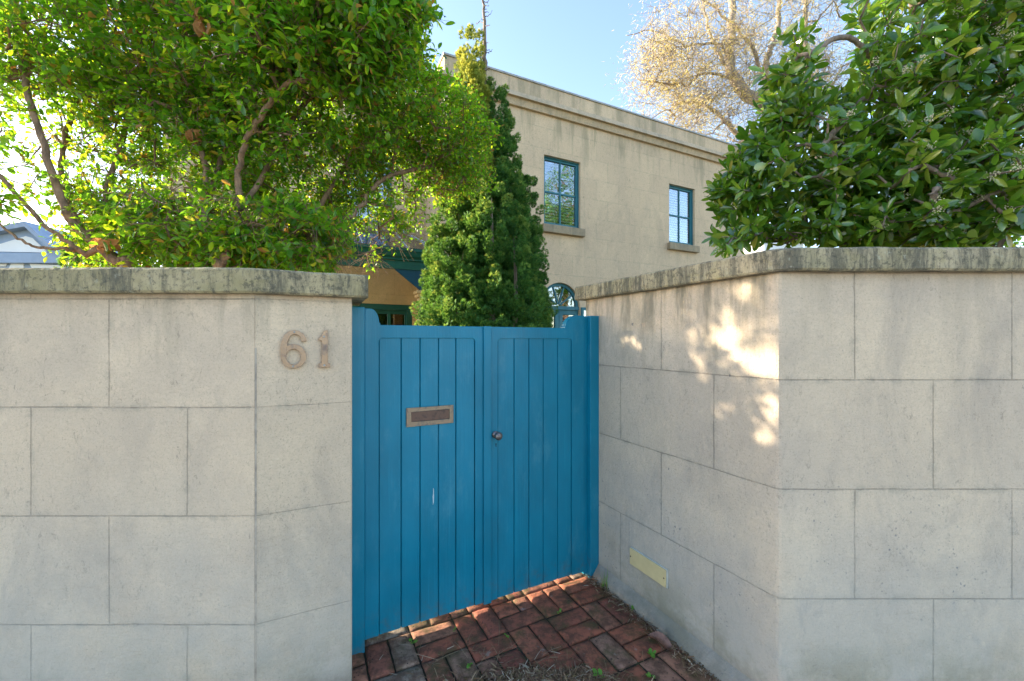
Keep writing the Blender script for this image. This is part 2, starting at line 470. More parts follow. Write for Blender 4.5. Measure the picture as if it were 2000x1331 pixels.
def paver(u0, u1, v0, v1):
    g = .0045
    u0 += g; u1 -= g; v0 += g; v1 -= g
    z = rng.uniform(-.004, .003); tx, ty = rng.gauss(0, .012), rng.gauss(0, .012)
    ja = rng.gauss(0, .012); cu, cv = (u0+u1)/2, (v0+v1)/2
    NU, NV = max(2, int((u1-u0)/.018)), max(2, int((v1-v0)/.018))
    r = rng.random()
    grid = {}
    for i in range(NU+1):
        for j in range(NV+1):
            u = u0 + (u1-u0)*i/NU; v_ = v0 + (v1-v0)*j/NV
            e = min(i, NU-i, j, NV-j)
            zz = z + tx*(u-cu) + ty*(v_-cv) - (.006 if e == 0 else 0)
            q = Vector((u*30, v_*30, r*50)); zz += mn.noise(q)*.0022
            if e == 0:
                u += mn.noise(q*2.2)*.0028; v_ += mn.noise(q*2.2+Vector((7,7,7)))*.0028
            du, dv = u-cu, v_-cv
            u2, v2 = cu + du - dv*ja, cv + dv + du*ja
            w_ = Vector((G0[0] + GD.x*u2 + GD.y*v2, G0[1] + GD.y*u2 - GD.x*v2, zz))
            grid[i, j] = bm.verts.new(w_)
    for i in range(NU):
        for j in range(NV):
            f = bm.faces.new((grid[i,j], grid[i+1,j], grid[i+1,j+1], grid[i,j+1])); f[rl] = r; f.smooth = True
    rim = [grid[i,0] for i in range(NU+1)] + [grid[NU,j] for j in range(1, NV+1)] + [grid[i,NV] for i in range(NU-1,-1,-1)] + [grid[0,j] for j in range(NV-1,0,-1)]
    low = [bm.verts.new(v_.co - Vector((0,0,.03))) for v_ in rim]
    for i in range(len(rim)):
        f = bm.faces.new((rim[i], rim[(i+1)%len(rim)], low[(i+1)%len(rim)], low[i])); f[rl] = r
for i in range(-3, 9):
    for j in range(-3, 6):
        u0 = .075 + MOD*i; v0 = -.012 + MOD*j
        cx, cy = G0[0]+GD.x*(u0+.1)+GD.y*(v0+.1), G0[1]+GD.y*(u0+.1)-GD.x*(v0+.1)
        if cy < 1.3 or cx < -1.7: continue
        if (i + j) % 2:
            for k in (0, 1):
                if rng.random() < .12:
                    s_ = rng.uniform(.4, .6)*MOD
                    paver(u0, u0+s_, v0+k*MOD/2, v0+(k+1)*MOD/2); paver(u0+s_, u0+MOD, v0+k*MOD/2, v0+(k+1)*MOD/2)
                else: paver(u0, u0+MOD, v0+k*MOD/2, v0+(k+1)*MOD/2)
        else:
            for k in (0, 1):
                paver(u0+k*MOD/2, u0+(k+1)*MOD/2, v0, v0+MOD)
props(obj('brick_path', bm, mb.m), kind='structure')
mj = M('joint_soil', .98); P = mj.co.outputs['Object']
mj.col(mj.mix(mj.rng(mj.noise(P, 26, 6, .7), .4, .62), (.028, .022, .016), (.05, .06, .02)))
mj.nor(mj.bump(mj.noise(P, 60, 8, .8), .9, .02))
sheet('path_bedding', -1.9, 2.3, 1.25, 4.2, -.012, mj.m)

# ------------------------------------------------------------------ boundary walls
def wall_prof(th, z1): return [(-th, -.3), (0, -.3), (0, z1), (-th, z1)]
def cop_prof(th, zb, zt, ov=.05):
    p = [(-th-ov, zb), (-.02, zb), (ov*.55, zb), (ov-.007, zb), (ov, zb+.008)]
    for k in range(1, 5): p.append((ov, zb + (zt-zb)*k/5))
    p += [(ov, zt-.01), (ov-.008, zt-.001), (ov-.05, zt+.004), (-th*.5, zt+.016), (-th-ov, zt)]
    return p
lw = thing('boundary_wall', 'pale rendered block wall carrying the numerals, left of the blue gate', 'wall', (0, 0, 0))
ULEFT = -9.0
pl = loft([(ULEFT, 1.68), FOLD], wall_prof(.34, 1.745), uoff=[lambda u: (ULEFT + u) + 1.6485], voff=-1.279 + 3*.4455)
obj('wall', pl, mat_left, lw)
pdir = (Vector(PIER)-Vector(FOLD)).normalized()
PANG = math.atan2(pdir.y, pdir.x)
pn = Vector((pdir.y, -pdir.x))
f2 = Vector(FOLD) - pdir*.001
pb = loft([f2 + pn*.0015, Vector(PIER)+pn*.0015], wall_prof(.46, 1.744), uoff=[lambda u: .15+u*.1], voff=-1.279 + 3*.4455)
obj('pier', pb, mat_pier, lw, bevel=.008)
sb = loft([Vector(FOLD) + pn*.002 + pdir*.001, Vector(FOLD) + pn*.002 + pdir*.008], [(-.004, .0), (.0008, .0), (.0008, 1.52), (-.004, 1.50)], None, 0)
obj('sealant_strip', sb, plain('pale_sealant', (.47, .40, .32), .95, .4, 14, .3), lw)
cp = fillet([(ULEFT, 1.68), FOLD, tuple(Vector(PIER)+pdir*.062)], .13)
obj('coping', loft(cp, cop_prof(.36, 1.741, 1.843), .02, .0025), mat_cop_l, lw, smooth=False)

rw = thing('boundary_wall', 'taller stained block wall with folded corner, right of the blue gate', 'wall', (0, 0, 0))
bmw = loft([JEND, CORNER, (9.5, 1.68)], wall_prof(.26, 1.835), voff=-1.3925 + 3*.4495,
           uoff=[lambda u: 1.3 - u - .625, lambda u: u - .315])
obj('wall', bmw, mat_right, rw, bevel=.012)
jd = (Vector(CORNER)-Vector(JEND)).normalized()
cp = fillet([tuple(Vector(JEND)-jd*.055), CORNER, (9.5, 1.68)], .07)
obj('coping', loft(cp, cop_prof(.26, 1.831, 1.924), .02, .003, seed=4), mat_cop_r, rw)
# splayed footing strip along the return
fp = loft([tuple(Vector(JEND)+jd*.13), CORNER, (9.5, 1.68)], [(-.02, -.05), (.062, -.05), (.052, .012), (.003, .075), (-.02, .075)], .03, .004, uoff=[lambda u: .2, lambda u: .2], voff=1.0)
obj('footing', fp, mat_right, rw, smooth=True)

# ------------------------------------------------------------------ house numerals on the pier
def pz(x, y): return to_plane(480 + x/3.024, 500 + y/3.024, FOLD, PANG)
Yp = -.003
def numeral(kind):
    t = thing('house_numeral', {'6': 'weathered brass figure 6 screwed to the left pier', '1': 'weathered brass figure 1 with slab foot, nearest the gate'}[kind],
              'house number', (FOLD[0], FOLD[1], 0), PANG, None)
    bm = bmesh.new()
    y0, y1 = -.016, -.002
    if kind == '6':
        k = 1/ 3.024 * 2.1/1000
        sc = lambda h: h*(pz(300, 600)[0]-pz(299, 600)[0])
        arm = [(345, 505, 16), (343, 488, 15), (331, 468, 14), (310, 455, 14), (287, 451, 14), (263, 457, 15), (243, 477, 17), (231, 508, 18), (225, 545, 18), (224, 590, 17)]
        ribbon(bm, [(*pz(x, y), sc(h)) for x, y, h in arm], y0 - .0006, y1)
        n = 40; o_, i_ = [], []
        for q in range(n):
            t_ = 2*math.pi*q/n
            o_.append(pz(283 + 75*math.cos(t_), 593 + 72*math.sin(t_))); i_.append(pz(283 + 43*math.cos(t_), 596 + 46*math.sin(t_)))
        for q in range(n):
            r_ = (q+1) % n
            prism(bm, [o_[q], o_[r_], i_[r_], i_[q]], y0, y1)
        bmesh.ops.remove_doubles(bm, verts=bm.verts[:], dist=1e-5)
    else:
        pts = [(462, 441), (484, 438), (484, 632), (498, 634), (498, 658), (430, 661), (430, 634), (447, 632), (449, 502), (430, 499), (428, 487), (447, 474)]
        prism(bm, [pz(*p) for p in pts], y0, y1)
    obj('figure', bm, mat_brass, t, bevel=.0012)
    for (x, y) in ([(288, 451), (281, 652)] if kind == '6' else [(462, 478), (464, 646)]):
        u, z = pz(x, y); b2 = bmesh.new()
        lathe(b2, [(.0045, 0), (.0045, .0015), (.003, .003)], (u, -.0165, z), seg=12)
        obj('screw', b2, mat_metalcap, t)
numeral('6'); numeral('1')

# ------------------------------------------------------------------ gate
def gz(x, y, dep=0): return to_plane(x, y, G0, GA, dep)
g_l = lambda x: gz(x, 900)[0]
ZR = gz(800, 636)[1]            # top of the top rails
ZS = gz(725, 603)[1]
ZP = gz(700, 600, -.02)[1]
ZI = gz(830, 661)[1]
print('gate heights', ZR, ZS, ZP, ZI, 'u', g_l(712), g_l(740), g_l(928), g_l(945), g_l(958), g_l(1117), g_l(1148), g_l(1166))
def post(u0, u1, label, zt):
    t = thing('gate_post', label, 'gate post', (G0[0]+GD.x*(u0+u1)/2, G0[1]+GD.y*(u0+u1)/2, 0), GA, 'blue timber gate posts')
    bm = bmesh.new(); h = (u1-u0)/2; box(bm, -h, h, -.028, .07, -.01, zt)
    obj('post', bm, mat_blue, t, bevel=.004)
UPL = g_l(712) ; UPR = g_l(1147.5)
post(-.03, UPL - .002, 'blue timber gate post against the numbered pier', ZP)
post(UPR + .002, 1.548, 'blue timber gate post against the stained right wall', gz(1157, 617, -.028)[1])

ZB = .034
def leaf(label, ua, ub, ia, ib, shoulder_left, grooves, sh_px):
    t = thing('gate_leaf', label, 'gate', (G0[0], G0[1], 0), GA, None)
    bm = bmesh.new()
    w_ = abs(sh_px[1]-sh_px[0]); hgt = ZS - ZR
    def sh(uo, s):           # shoulder points from the outer top edge inward, s=+1 inward to the right
        ut = uo + s*(w_*.34); r = w_*.66 - .006
        p = [(uo, ZS)]
        for k in range(0, 9):
            a_ = math.pi/2*k/8
            p.append((ut + s*r*math.sin(a_), ZR + .012 + (hgt-.012)*math.cos(a_)))
        p += [(uo + s*w_, ZR+.010), (uo + s*w_, ZR)]
        return p
    rr = .022
    inner = [(ia, ZB)] + [(ia + rr - rr*math.cos(q), ZI - rr + rr*math.sin(q)) for q in [math.pi/2*k/6 for k in range(7)]]
    inner2 = [(ib - rr + rr*math.sin(q), ZI - rr + rr*math.cos(q)) for q in [math.pi/2*k/6 for k in range(7)]] + [(ib, ZB)]
    if shoulder_left: top = sh(ua, 1) + [(ub, ZR)]
    else: top = [(ua, ZR)] + sh(ub, -1)[::-1]
    outline = [(ua, ZB)] + top + [(ub, ZB)] + inner2[::-1] + inner[::-1]
    cl = []
    for p in outline:
        if not cl or (abs(p[0]-cl[-1][0]) + abs(p[1]-cl[-1][1])) > 1e-5: cl.append(p)
    fa = [bm.verts.new((p[0], -.001, p[1])) for p in cl]; fb = [bm.verts.new((p[0], .042, p[1])) for p in cl]
    for tri in tessellate_polygon([[Vector((p[0], p[1], 0)) for p in cl]]):
        bm.faces.new([fa[i] for i in tri]); bm.faces.new([fb[i] for i in tri][::-1])
    for i in range(len(cl)):
        j = (i+1) % len(cl); bm.faces.new((fa[i], fb[i], fb[j], fa[j]))
    o = obj('frame', bm, mat_blue, t); b = o.modifiers.new('bevel', 'BEVEL'); b.width = .0028; b.segments = 2; b.limit_method = 'ANGLE'; b.angle_limit = R(50)
    # tongue and groove boards, one sheet with V joints
    prof = []
    xs = [ia-.01] + list(grooves) + [ib+.01]
    prof.append((xs[0], .006))
    for g in grooves: prof += [(g-.0042, .0052), (g-.0013, .0062+.005), (g-.0012, .016), (g+.0012, .016), (g+.0013, .0062+.005), (g+.0042, .0052)]
    prof.append((xs[-1], .006))
    prof += [(xs[-1], .03), (xs[0], .03)]
    bm = bmesh.new()
    lo = [bm.verts.new((x, y, ZB+.001)) for x, y in prof]; hi = [bm.verts.new((x, y, ZI+.01)) for x, y in prof]
    bm.faces.new(lo); bm.faces.new(hi[::-1])
    for i in range(len(prof)): j = (i+1) % len(prof); bm.faces.new((lo[i], lo[j], hi[j], hi[i]))
    obj('boards', bm, mat_blue, t)
    return t
UL, UM, UR0 = UPL + .001, g_l(944), g_l(1147)
gl = leaf('blue boarded gate leaf with brass letter plate', UL, UM, g_l(740), g_l(928), True, [g_l(740)+.001] + [g_l(q) for q in (784, 821, 857, 891)] + [g_l(928)-.001], (g_l(712), g_l(742.5)))
gr = leaf('narrower looking blue gate leaf with the round knob', g_l(947), g_l(1141), g_l(972), g_l(1117), False, [g_l(972)+.001] + [g_l(q) for q in (1005, 1034, 1062, 1090)] + [g_l(1117)-.001], (g_l(1141), g_l(1103)))
bm = bmesh.new(); u0, u1 = g_l(943), g_l(958)
prism(bm, [(u0, ZB-.004), (u0, ZR+.002), (u1, ZR+.002), (u1, ZB-.004)], -.016, -.0012)
obj('meeting_strip', bm, mat_blue, gr, bevel=.004)
bm = bmesh.new(); prism(bm, [(g_l(1141)+.001, .012), (g_l(1141)+.001, ZS-.006), (UPR+.001, ZS-.006), (UPR+.001, .012)], .006, .05)
obj('hinge_strip', bm, mat_blue, gr, bevel=.002)
# letter plate
q8 = lambda x, y: gz(480 + x/3.024, 500 + y/3.024)
uo0, uo1 = q8(948, 950)[0], q8(1226, 930)[0]; zo1 = (q8(947, 903)[1]+q8(1226, 878)[1])/2; zo0 = (q8(949, 1013)[1]+q8(1226, 985)[1])/2
ui0, ui1 = q8(976, 950)[0], q8(1202, 930)[0]; zi1 = (q8(975, 925)[1]+q8(1202, 903)[1])/2; zi0 = (q8(977, 985)[1]+q8(1202, 962)[1])/2
bm = bmesh.new()
for a_ in ([(uo0,zo0),(uo1,zo0),(ui1,zi0),(ui0,zi0)], [(ui0,zi1),(ui1,zi1),(uo1,zo1),(uo0,zo1)], [(uo0,zo0),(ui0,zi0),(ui0,zi1),(uo0,zo1)], [(ui1,zi0),(uo1,zo0),(uo1,zo1),(ui1,zi1)]):
    prism(bm, a_, -.0035, .012)
bmesh.ops.remove_doubles(bm, verts=bm.verts[:], dist=1e-5)
lp = obj('letter_plate', bm, brass('letter_plate_brass', (.27, .215, .165), (.19, .165, .145), .3), gl, bevel=.0015)
bm = bmesh.new(); box(bm, ui0+.0015, ui1-.0015, -.0012, .01, zi0+.0015, zi1-.0015)
obj('flap', bm, mat_flap, lp, bevel=.001)
# knob, keyhole
ku, kz = gz(967, 849)
bm = bmesh.new()
lathe(bm, [(.021, .0), (.021, .004), (.017, .008), (.009, .011), (.008, .026), (.011, .030), (.019, .034), (.0235, .043), (.0235, .051), (.019, .060), (.010, .0655), (.002, .067)], (ku, -.001, kz), seg=28)
obj('knob', bm, mat_steel, gr, smooth=True)
ku2, kz2 = gz(968.5, 869)
bm = bmesh.new(); lathe(bm, [(.0042, 0), (.0042, .0016)], (ku2, -.0012, kz2+.004), seg=14)
prism(bm, [(ku2-.0014, kz2), (ku2+.0014, kz2), (ku2+.0026, kz2-.011), (ku2-.0026, kz2-.011)], -.0026, -.001)
obj('keyhole', bm, mat_groove, gr)
# chipped paint on the boards
mchip = plain('bare_paint_chip', (.52, .62, .66), .8, .2, 40, .1)
bm = bmesh.new(); u, z = gz(847, 971)
prism(bm, [(u-.002, z-.045), (u+.002, z-.03), (u+.0035, z), (u+.002, z+.04), (u-.001, z+.048), (u-.0015, z+.02), (u-.004, z)], .0042, .0056)
obj('paint_chip', bm, mchip, gl)

# ------------------------------------------------------------------ cover plate on the return wall
JA = math.atan2(jd.y, jd.x)                  # along the return toward the street
cps = [to_plane(x, y, JEND, JA) for x, y in ((1234, 1068), (1306, 1112), (1306, 1149), (1234, 1101))]
t = thing('cover_plate', 'cream metal cover plate low on the stained right wall', 'cover plate', (JEND[0], JEND[1], 0), JA)
u0 = cps[0][0]; u1 = cps[1][0]; z1 = (cps[0][1]+cps[1][1])/2; z0 = (cps[2][1]+cps[3][1])/2
print('plate', u0, u1, z0, z1)
bm = bmesh.new(); box(bm, u0, u1, -.010, 0, z0, z1)
obj('backing', bm, plain('grey_backing', (.50, .52, .48), .5, .2, 10, .1), t, bevel=.002)
bm = bmesh.new(); box(bm, u0+.002, u1-.006, -.019, -.0102, z0+.004, z1-.003)
obj('face', bm, plain('cream_enamel', (.66, .54, .28), .45, .12, 7, .05), t, bevel=.0025)
for u in (u0+.010, u1-.016):
    b2 = bmesh.new(); lathe(b2, [(.0045, 0), (.003, .0022)], (u, -.0192, (z0+z1)/2), seg=12)
    obj('screw', b2, mat_bronze, t)

# ------------------------------------------------------------------ house
HVP = 2640
HA = math.atan2(F, HVP-1000)
H0 = (1.0, 8.24)
HL = lambda x, y, dep=0: to_plane(x, y, H0, HA, dep)
house = thing('house', 'two-storey sandstone coloured block house with teal windows', 'house', (H0[0], H0[1], 0), HA)
UE, ZTOP = HL(1453, 290)
_, ZT2 = HL(870, 108); ZTOP = (ZTOP+ZT2)/2
UW = HL(868, 300)[0]
zb_mid = (HL(1200, 263)[1]); zt_mid = HL(1200, 241)[1]
print('house', UW, UE, ZTOP, ZT2, zb_mid, zt_mid)
def win_rect(tl, tr, br, bl):
    p = [HL(*q) for q in (tl, tr, br, bl)]
    return ((p[0][0]+p[3][0])/2, (p[1][0]+p[2][0])/2, (p[2][1]+p[3][1])/2, (p[0][1]+p[1][1])/2)
WA = win_rect((1062.5, 302), (1133.5, 317.5), (1133.5, 449.5), (1062.5, 437.5))
WB = win_rect((1307, 359), (1357, 369.5), (1357, 481.5), (1307, 475))
print('WA', WA, 'WB', WB)
Zt = (WA[3]+WB[3])/2
REC = 1.36
LW = (HL(673, 300, REC)[0], HL(766, 300, REC)[0], WA[2], WA[3])
UFAR = HL(318, 300, REC)[0]
ac = HL(1095, 598); AR = .47
DR = (ac[0]-AR, ac[0]+AR, -.03, ac[1])
def facade(rects, ua, ub, z0, z1, y=0.0, th=.16, uo=0.0):
    us = sorted(set([ua, ub] + [r[0] for r in rects] + [r[1] for r in rects]))
    zs = sorted(set([z0, z1] + [r[2] for r in rects] + [r[3] for r in rects]))
    bm = bmesh.new(); uvl = bm.loops.layers.uv.new('UVMap')
    def quad(ps):
        f = bm.faces.new([bm.verts.new(p) for p in ps])
        for l in f.loops: l[uvl].uv = (l.vert.co.x + uo + (l.vert.co.y if abs(ps[0][0]-ps[1][0]) < 1e-6 and abs(ps[0][0]-ps[2][0]) < 1e-6 else 0), l.vert.co.z)
    for i in range(len(us)-1):
        for j in range(len(zs)-1):
            cu, cz = (us[i]+us[i+1])/2, (zs[j]+zs[j+1])/2
            if any(r[0] < cu < r[1] and r[2] < cz < r[3] for r in rects): continue
            quad([(us[i], y, zs[j]), (us[i+1], y, zs[j]), (us[i+1], y, zs[j+1]), (us[i], y, zs[j+1])])
    for r in rects:
        a_, b_, c_, d_ = r
        quad([(a_, y, c_), (a_, y+th, c_), (a_, y+th, d_), (a_, y, d_)]); quad([(b_, y+th, c_), (b_, y, c_), (b_, y, d_), (b_, y+th, d_)])
        quad([(a_, y, d_), (a_, y+th, d_), (b_, y+th, d_), (b_, y, d_)]); quad([(a_, y+th, c_), (a_, y, c_), (b_, y, c_), (b_, y+th, c_)])
    return bm, quad
uo = -(HL(1187, 300)[0]) + .3
arch_rect = (DR[0], DR[1], -.03, ac[1]+AR)
bm, quad = facade([WA, WB, arch_rect], UW, UE, -.03, ZTOP, uo=uo)
# spandrels over the fanlight
uvl = bm.loops.layers.uv.verify()
N = 16
for k in range(N):
    a0, a1 = math.pi*k/N, math.pi*(k+1)/N
    p0 = (ac[0]+AR*math.cos(a0), ac[1]+AR*math.sin(a0)); p1 = (ac[0]+AR*math.cos(a1), ac[1]+AR*math.sin(a1))
    quad([(p1[0], 0, p1[1]), (p0[0], 0, p0[1]), (p0[0], 0, ac[1]+AR), (p1[0], 0, ac[1]+AR)])
    quad([(p0[0], 0, p0[1]), (p1[0], 0, p1[1]), (p1[0], .16, p1[1]), (p0[0], .16, p0[1])])
DEP = 7.0
quad([(UW, 0, -.03), (UW, REC, -.03), (UW, REC, ZTOP), (UW, 0, ZTOP)])
quad([(UE, 0, -.03), (UE, DEP, -.03), (UE, DEP, ZTOP), (UE, 0, ZTOP)])
quad([(UFAR, DEP, -.03), (UE, DEP, -.03), (UE, DEP, ZTOP), (UFAR, DEP, ZTOP)])
quad([(UFAR, REC, -.03), (UFAR, DEP, -.03), (UFAR, DEP, ZTOP), (UFAR, REC, ZTOP)])
quad([(UW, 0, ZTOP-.25), (UE, 0, ZTOP-.25), (UE, DEP, ZTOP-.25), (UW, DEP, ZTOP-.25)])
quad([(UFAR, REC, ZTOP-.26), (UW, REC, ZTOP-.26), (UW, DEP, ZTOP-.26), (UFAR, DEP, ZTOP-.26)])
obj('wall', bm, mat_house, house)
mat_bounce = stone('bounce_tint_render', (.80, .56, .27), (.72, .48, .21), .60, .41, 9, joint_dark=.25, stain=0, specks=0, jw=.005, dark=(.25,.13,.05), wide=2)  # warm bounced sunlight under the porch, put into the render colour
PD = (HL(640, 594, REC)[0], HL(805, 594, REC)[0], -.03, HL(770, 595, REC)[1])
bm, quad = facade([LW, PD], UFAR, UW, -.03, ZTOP, y=REC, uo=uo)
obj('recessed_wall', bm, mat_house, house)
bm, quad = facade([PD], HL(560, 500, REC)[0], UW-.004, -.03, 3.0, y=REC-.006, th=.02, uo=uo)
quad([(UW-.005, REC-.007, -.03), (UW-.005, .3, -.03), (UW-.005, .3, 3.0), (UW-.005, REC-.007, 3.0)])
obj('porch_bounce_skin', bm, mat_bounce, house)  # thin skin over the house wall, carrying the painted bounce light
# dark rooms behind the openings
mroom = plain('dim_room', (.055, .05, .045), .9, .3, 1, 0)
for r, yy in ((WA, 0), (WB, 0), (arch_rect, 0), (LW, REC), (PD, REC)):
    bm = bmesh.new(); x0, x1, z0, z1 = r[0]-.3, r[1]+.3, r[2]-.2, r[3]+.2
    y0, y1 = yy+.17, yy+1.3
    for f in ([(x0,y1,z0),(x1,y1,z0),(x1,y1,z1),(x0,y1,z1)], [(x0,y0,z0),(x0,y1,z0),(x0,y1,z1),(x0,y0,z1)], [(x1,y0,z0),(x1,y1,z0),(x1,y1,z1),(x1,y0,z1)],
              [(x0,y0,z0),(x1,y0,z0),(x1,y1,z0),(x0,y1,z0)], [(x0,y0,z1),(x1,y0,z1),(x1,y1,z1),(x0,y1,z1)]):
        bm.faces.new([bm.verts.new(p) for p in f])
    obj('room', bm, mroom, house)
# parapet capping and moulding
def band(name, z0, z1, o, m, o2=None, bev=.012):
    o2 = o if o2 is None else o2
    ya = -o
    pr = [(-o, z0), (-o2, z1)]
    bm = bmesh.new()
    # plan line: recessed wing -> return -> main front -> right side
    line = [(UFAR, REC), (UW, REC), (UW, 0), (UE, 0), (UE, DEP)]
    nrm = [(0, -1), (-1, 0), (0, -1), (1, 0)]
    off = lambda d: [(UFAR, REC-d), (UW-d, REC-d), (UW-d, -d), (UE+d, -d), (UE+d, DEP)]
    a_ = off(o); b_ = off(o2); c_ = off(-.02)
    for i in range(4):
        A0, A1, B0, B1, C0, C1 = a_[i], a_[i+1], b_[i], b_[i+1], c_[i], c_[i+1]
        for f in ([(*A0, z0), (*A1, z0), (*B1, z1), (*B0, z1)], [(*B0, z1), (*B1, z1), (*C1, z1), (*C0, z1)], [(*C0, z0), (*C1, z0), (*A1, z0), (*A0, z0)]):
            bm.faces.new([bm.verts.new(p) for p in f])
    bmesh.ops.remove_doubles(bm, verts=bm.verts[:], dist=1e-5)
    return obj(name, bm, m, house)
hm = (zt_mid-zb_mid)
mat_mould = stone('house_moulding_stone', (.68, .50, .31), (.57, .43, .28), 50, 50, 6.1, joint_dark=0, stain=.28, specks=0, dark=(.13,.115,.08), wide=1.5)
band('moulding', zb_mid, zb_mid+hm*.52, .06, mat_mould, .085)
band('moulding', zb_mid+hm*.525, zb_mid+hm*1.0, .145, mat_mould, .09)
band('roof_capping', ZTOP-.012, ZTOP+.022, .022, mat_metalcap)

# windows
mglass = M('window_glass', .03)
gl_ = mglass.n('BsdfGlossy'); gl_.inputs['Roughness'].default_value = .01
gl_.inputs['Color'].default_value = (.95, .97, 1, 1)
tr_ = mglass.n('BsdfTransparent'); tr_.inputs['Color'].default_value = (.80, .84, .84, 1)
lw_ = mglass.n('LayerWeight'); lw_.inputs['Blend'].default_value = .42
mxs = mglass.n('MixShader'); mglass.put(mxs.inputs[0], mglass.math('ADD', mglass.math('MULTIPLY', lw_.outputs['Fresnel'], .75), .10, clamp=True))
mglass.t.links.new(tr_.outputs[0], mxs.inputs[1]); mglass.t.links.new(gl_.outputs[0], mxs.inputs[2]); mglass.t.links.new(mxs.outputs[0], mglass.out.inputs[0])
nz = mglass.bump(mglass.noise(mglass.co.outputs['Object'], 1.6, 1), .25, .02); mglass.t.links.new(nz, gl_.inputs['Normal'])
mglass = mglass.m
mblind = plain('white_blind', (.82, .80, .74), .6, .1, 3, 0)
mat_sill = stone('sill_stone', (.48, .36, .22), (.36, .28, .18), 50, 50, 3.9, joint_dark=0, stain=.6, specks=0)
def window(r, y, label, sill=True, blind=True, rows=2, cols=2):
    a_, b_, c_, d_ = r; fr = .06; y0, y1 = y+.075, y+.135
    bm = bmesh.new()
    a_ += .003; b_ -= .003; c_ += .003; d_ -= .003
    box(bm, a_, a_+fr, y0, y1, c_, d_); box(bm, b_-fr, b_, y0, y1, c_, d_)
    box(bm, a_+fr, b_-fr, y0+.001, y1, c_, c_+fr*1.2); box(bm, a_+fr, b_-fr, y0+.001, y1, d_-fr, d_)
    s = .03
    for k in range(1, cols):
        u = a_+fr + (b_-a_-2*fr)*k/cols; box(bm, u-s/2, u+s/2, y0+.012, y1-.008, c_+fr*1.2, d_-fr)
    for k in range(1, rows):
        z = c_+fr + (d_-c_-2*fr)*k/rows; box(bm, a_+fr, b_-fr, y0+.014, y1-.01, z-s*.6, z+s*.6)
    # outer architrave line
    box(bm, a_, b_, y0-.02, y0-.001, d_-.022, d_); box(bm, b_-.022, b_, y0-.02, y0-.0012, c_, d_-.023); box(bm, a_, a_+.022, y0-.02, y0-.0012, c_, d_-.023)
    wn = obj('window', bm, mat_teal, house, bevel=.003)
    wn['label'] = label
    bm = bmesh.new(); box(bm, a_+fr*.8, b_-fr*.8, y0+.03, y0+.034, c_+fr*.8, d_-fr*.8); obj('pane', bm, mglass, wn)
    if blind:
        bm = bmesh.new(); z = c_+.02
        while z < d_-.02:
            w0 = Vector((0, .012, .010)); 
            p = [(a_+.05, y0+.046, z), (b_-.05, y0+.046, z), (b_-.05, y0+.066, z+.036), (a_+.05, y0+.066, z+.036)]
            bm.faces.new([bm.verts.new(q) for q in p]); z += .058
        ob = obj('blind', bm, mblind, wn); sm = ob.modifiers.new('solid', 'SOLIDIFY'); sm.thickness = .0015
    if sill:
        bm = bmesh.new(); box(bm, a_-.07, b_+.07, y-.09, y+.09, c_-.165, c_-.006); obj('sill', bm, mat_sill, wn, bevel=.012)
window(WA, 0, 'upper window beside the conifer')
window(WB, 0, 'upper window nearest the right end of the house')
window(LW, REC, 'upper window seen through the leaves', blind=True)
# fanlight with glazed door
bm = bmesh.new(); y0, y1 = .06, .12
ring = [(ac[0]+(AR-.002)*math.cos(math.pi*k/20), ac[1]+(AR-.002)*math.sin(math.pi*k/20), ) for k in range(21)]
ribbon(bm, [(ac[0]+(AR-.032)*math.cos(math.pi*k/20), ac[1]+(AR-.032)*math.sin(math.pi*k/20), .029) for k in range(21)], y0, y1)
for ang in (36, 72, 108, 144):
    c_, s_ = math.cos(R(ang)), math.sin(R(ang))
    ribbon(bm, [(ac[0]+.05*c_, ac[1]+.05*s_, .013), (ac[0]+(AR-.06)*c_, ac[1]+(AR-.06)*s_, .013)], y0+.012, y1-.01)
box(bm, DR[0]+.002, DR[1]-.002, y0-.03, y1+.001, ac[1]-.07, ac[1])
wn = obj('fanlight', bm, mat_teal, house)
bm = bmesh.new()
prism(bm, [(ac[0]-AR+.03, ac[1]+.0)] + [(ac[0]+(AR-.03)*math.cos(math.pi-math.pi*k/20), ac[1]+.001+(AR-.03)*math.sin(math.pi*k/20)) for k in range(21)][0:], y0+.03, y0+.034)
obj('pane', bm, mglass, wn)
bm = bmesh.new(); zt = ac[1]-.07
for (a_, b_) in ((DR[0]+.003, ac[0]-.003), (ac[0]+.003, DR[1]-.003)):
    box(bm, a_, a_+.085, y0, y1, -.02, zt-.002); box(bm, b_-.085, b_, y0, y1, -.02, zt-.002)
    box(bm, a_+.085, b_-.085, y0+.001, y1, zt-.10, zt-.002); box(bm, a_+.085, b_-.085, y0+.001, y1, -.02, .3)
dr = obj('door', bm, mat_teal, house, bevel=.003)
bm = bmesh.new(); box(bm, DR[0]+.05, DR[1]-.05, y0+.03, y0+.034, .2, zt-.05); obj('pane', bm, mglass, dr)
# small window right of the fanlight door
sw = (DR[1]+.02, DR[1]+.52, .4, ac[1]-.01)
bm = bmesh.new(); box(bm, sw[0], sw[0]+.06, -.03, .04, sw[2], sw[3]); box(bm, sw[1]-.06, sw[1], -.03, .04, sw[2], sw[3])
box(bm, sw[0]+.06, sw[1]-.06, -.029, .04, sw[3]-.06, sw[3]); box(bm, sw[0]+.06, sw[1]-.06, -.029, .04, sw[2], sw[2]+.06)
sl = obj('sidelight', bm, mat_teal, house, bevel=.004)
bm = bmesh.new(); box(bm, sw[0]+.05, sw[1]-.05, -.012, -.008, sw[2]+.05, sw[3]-.05); obj('pane', bm, mglass, sl)
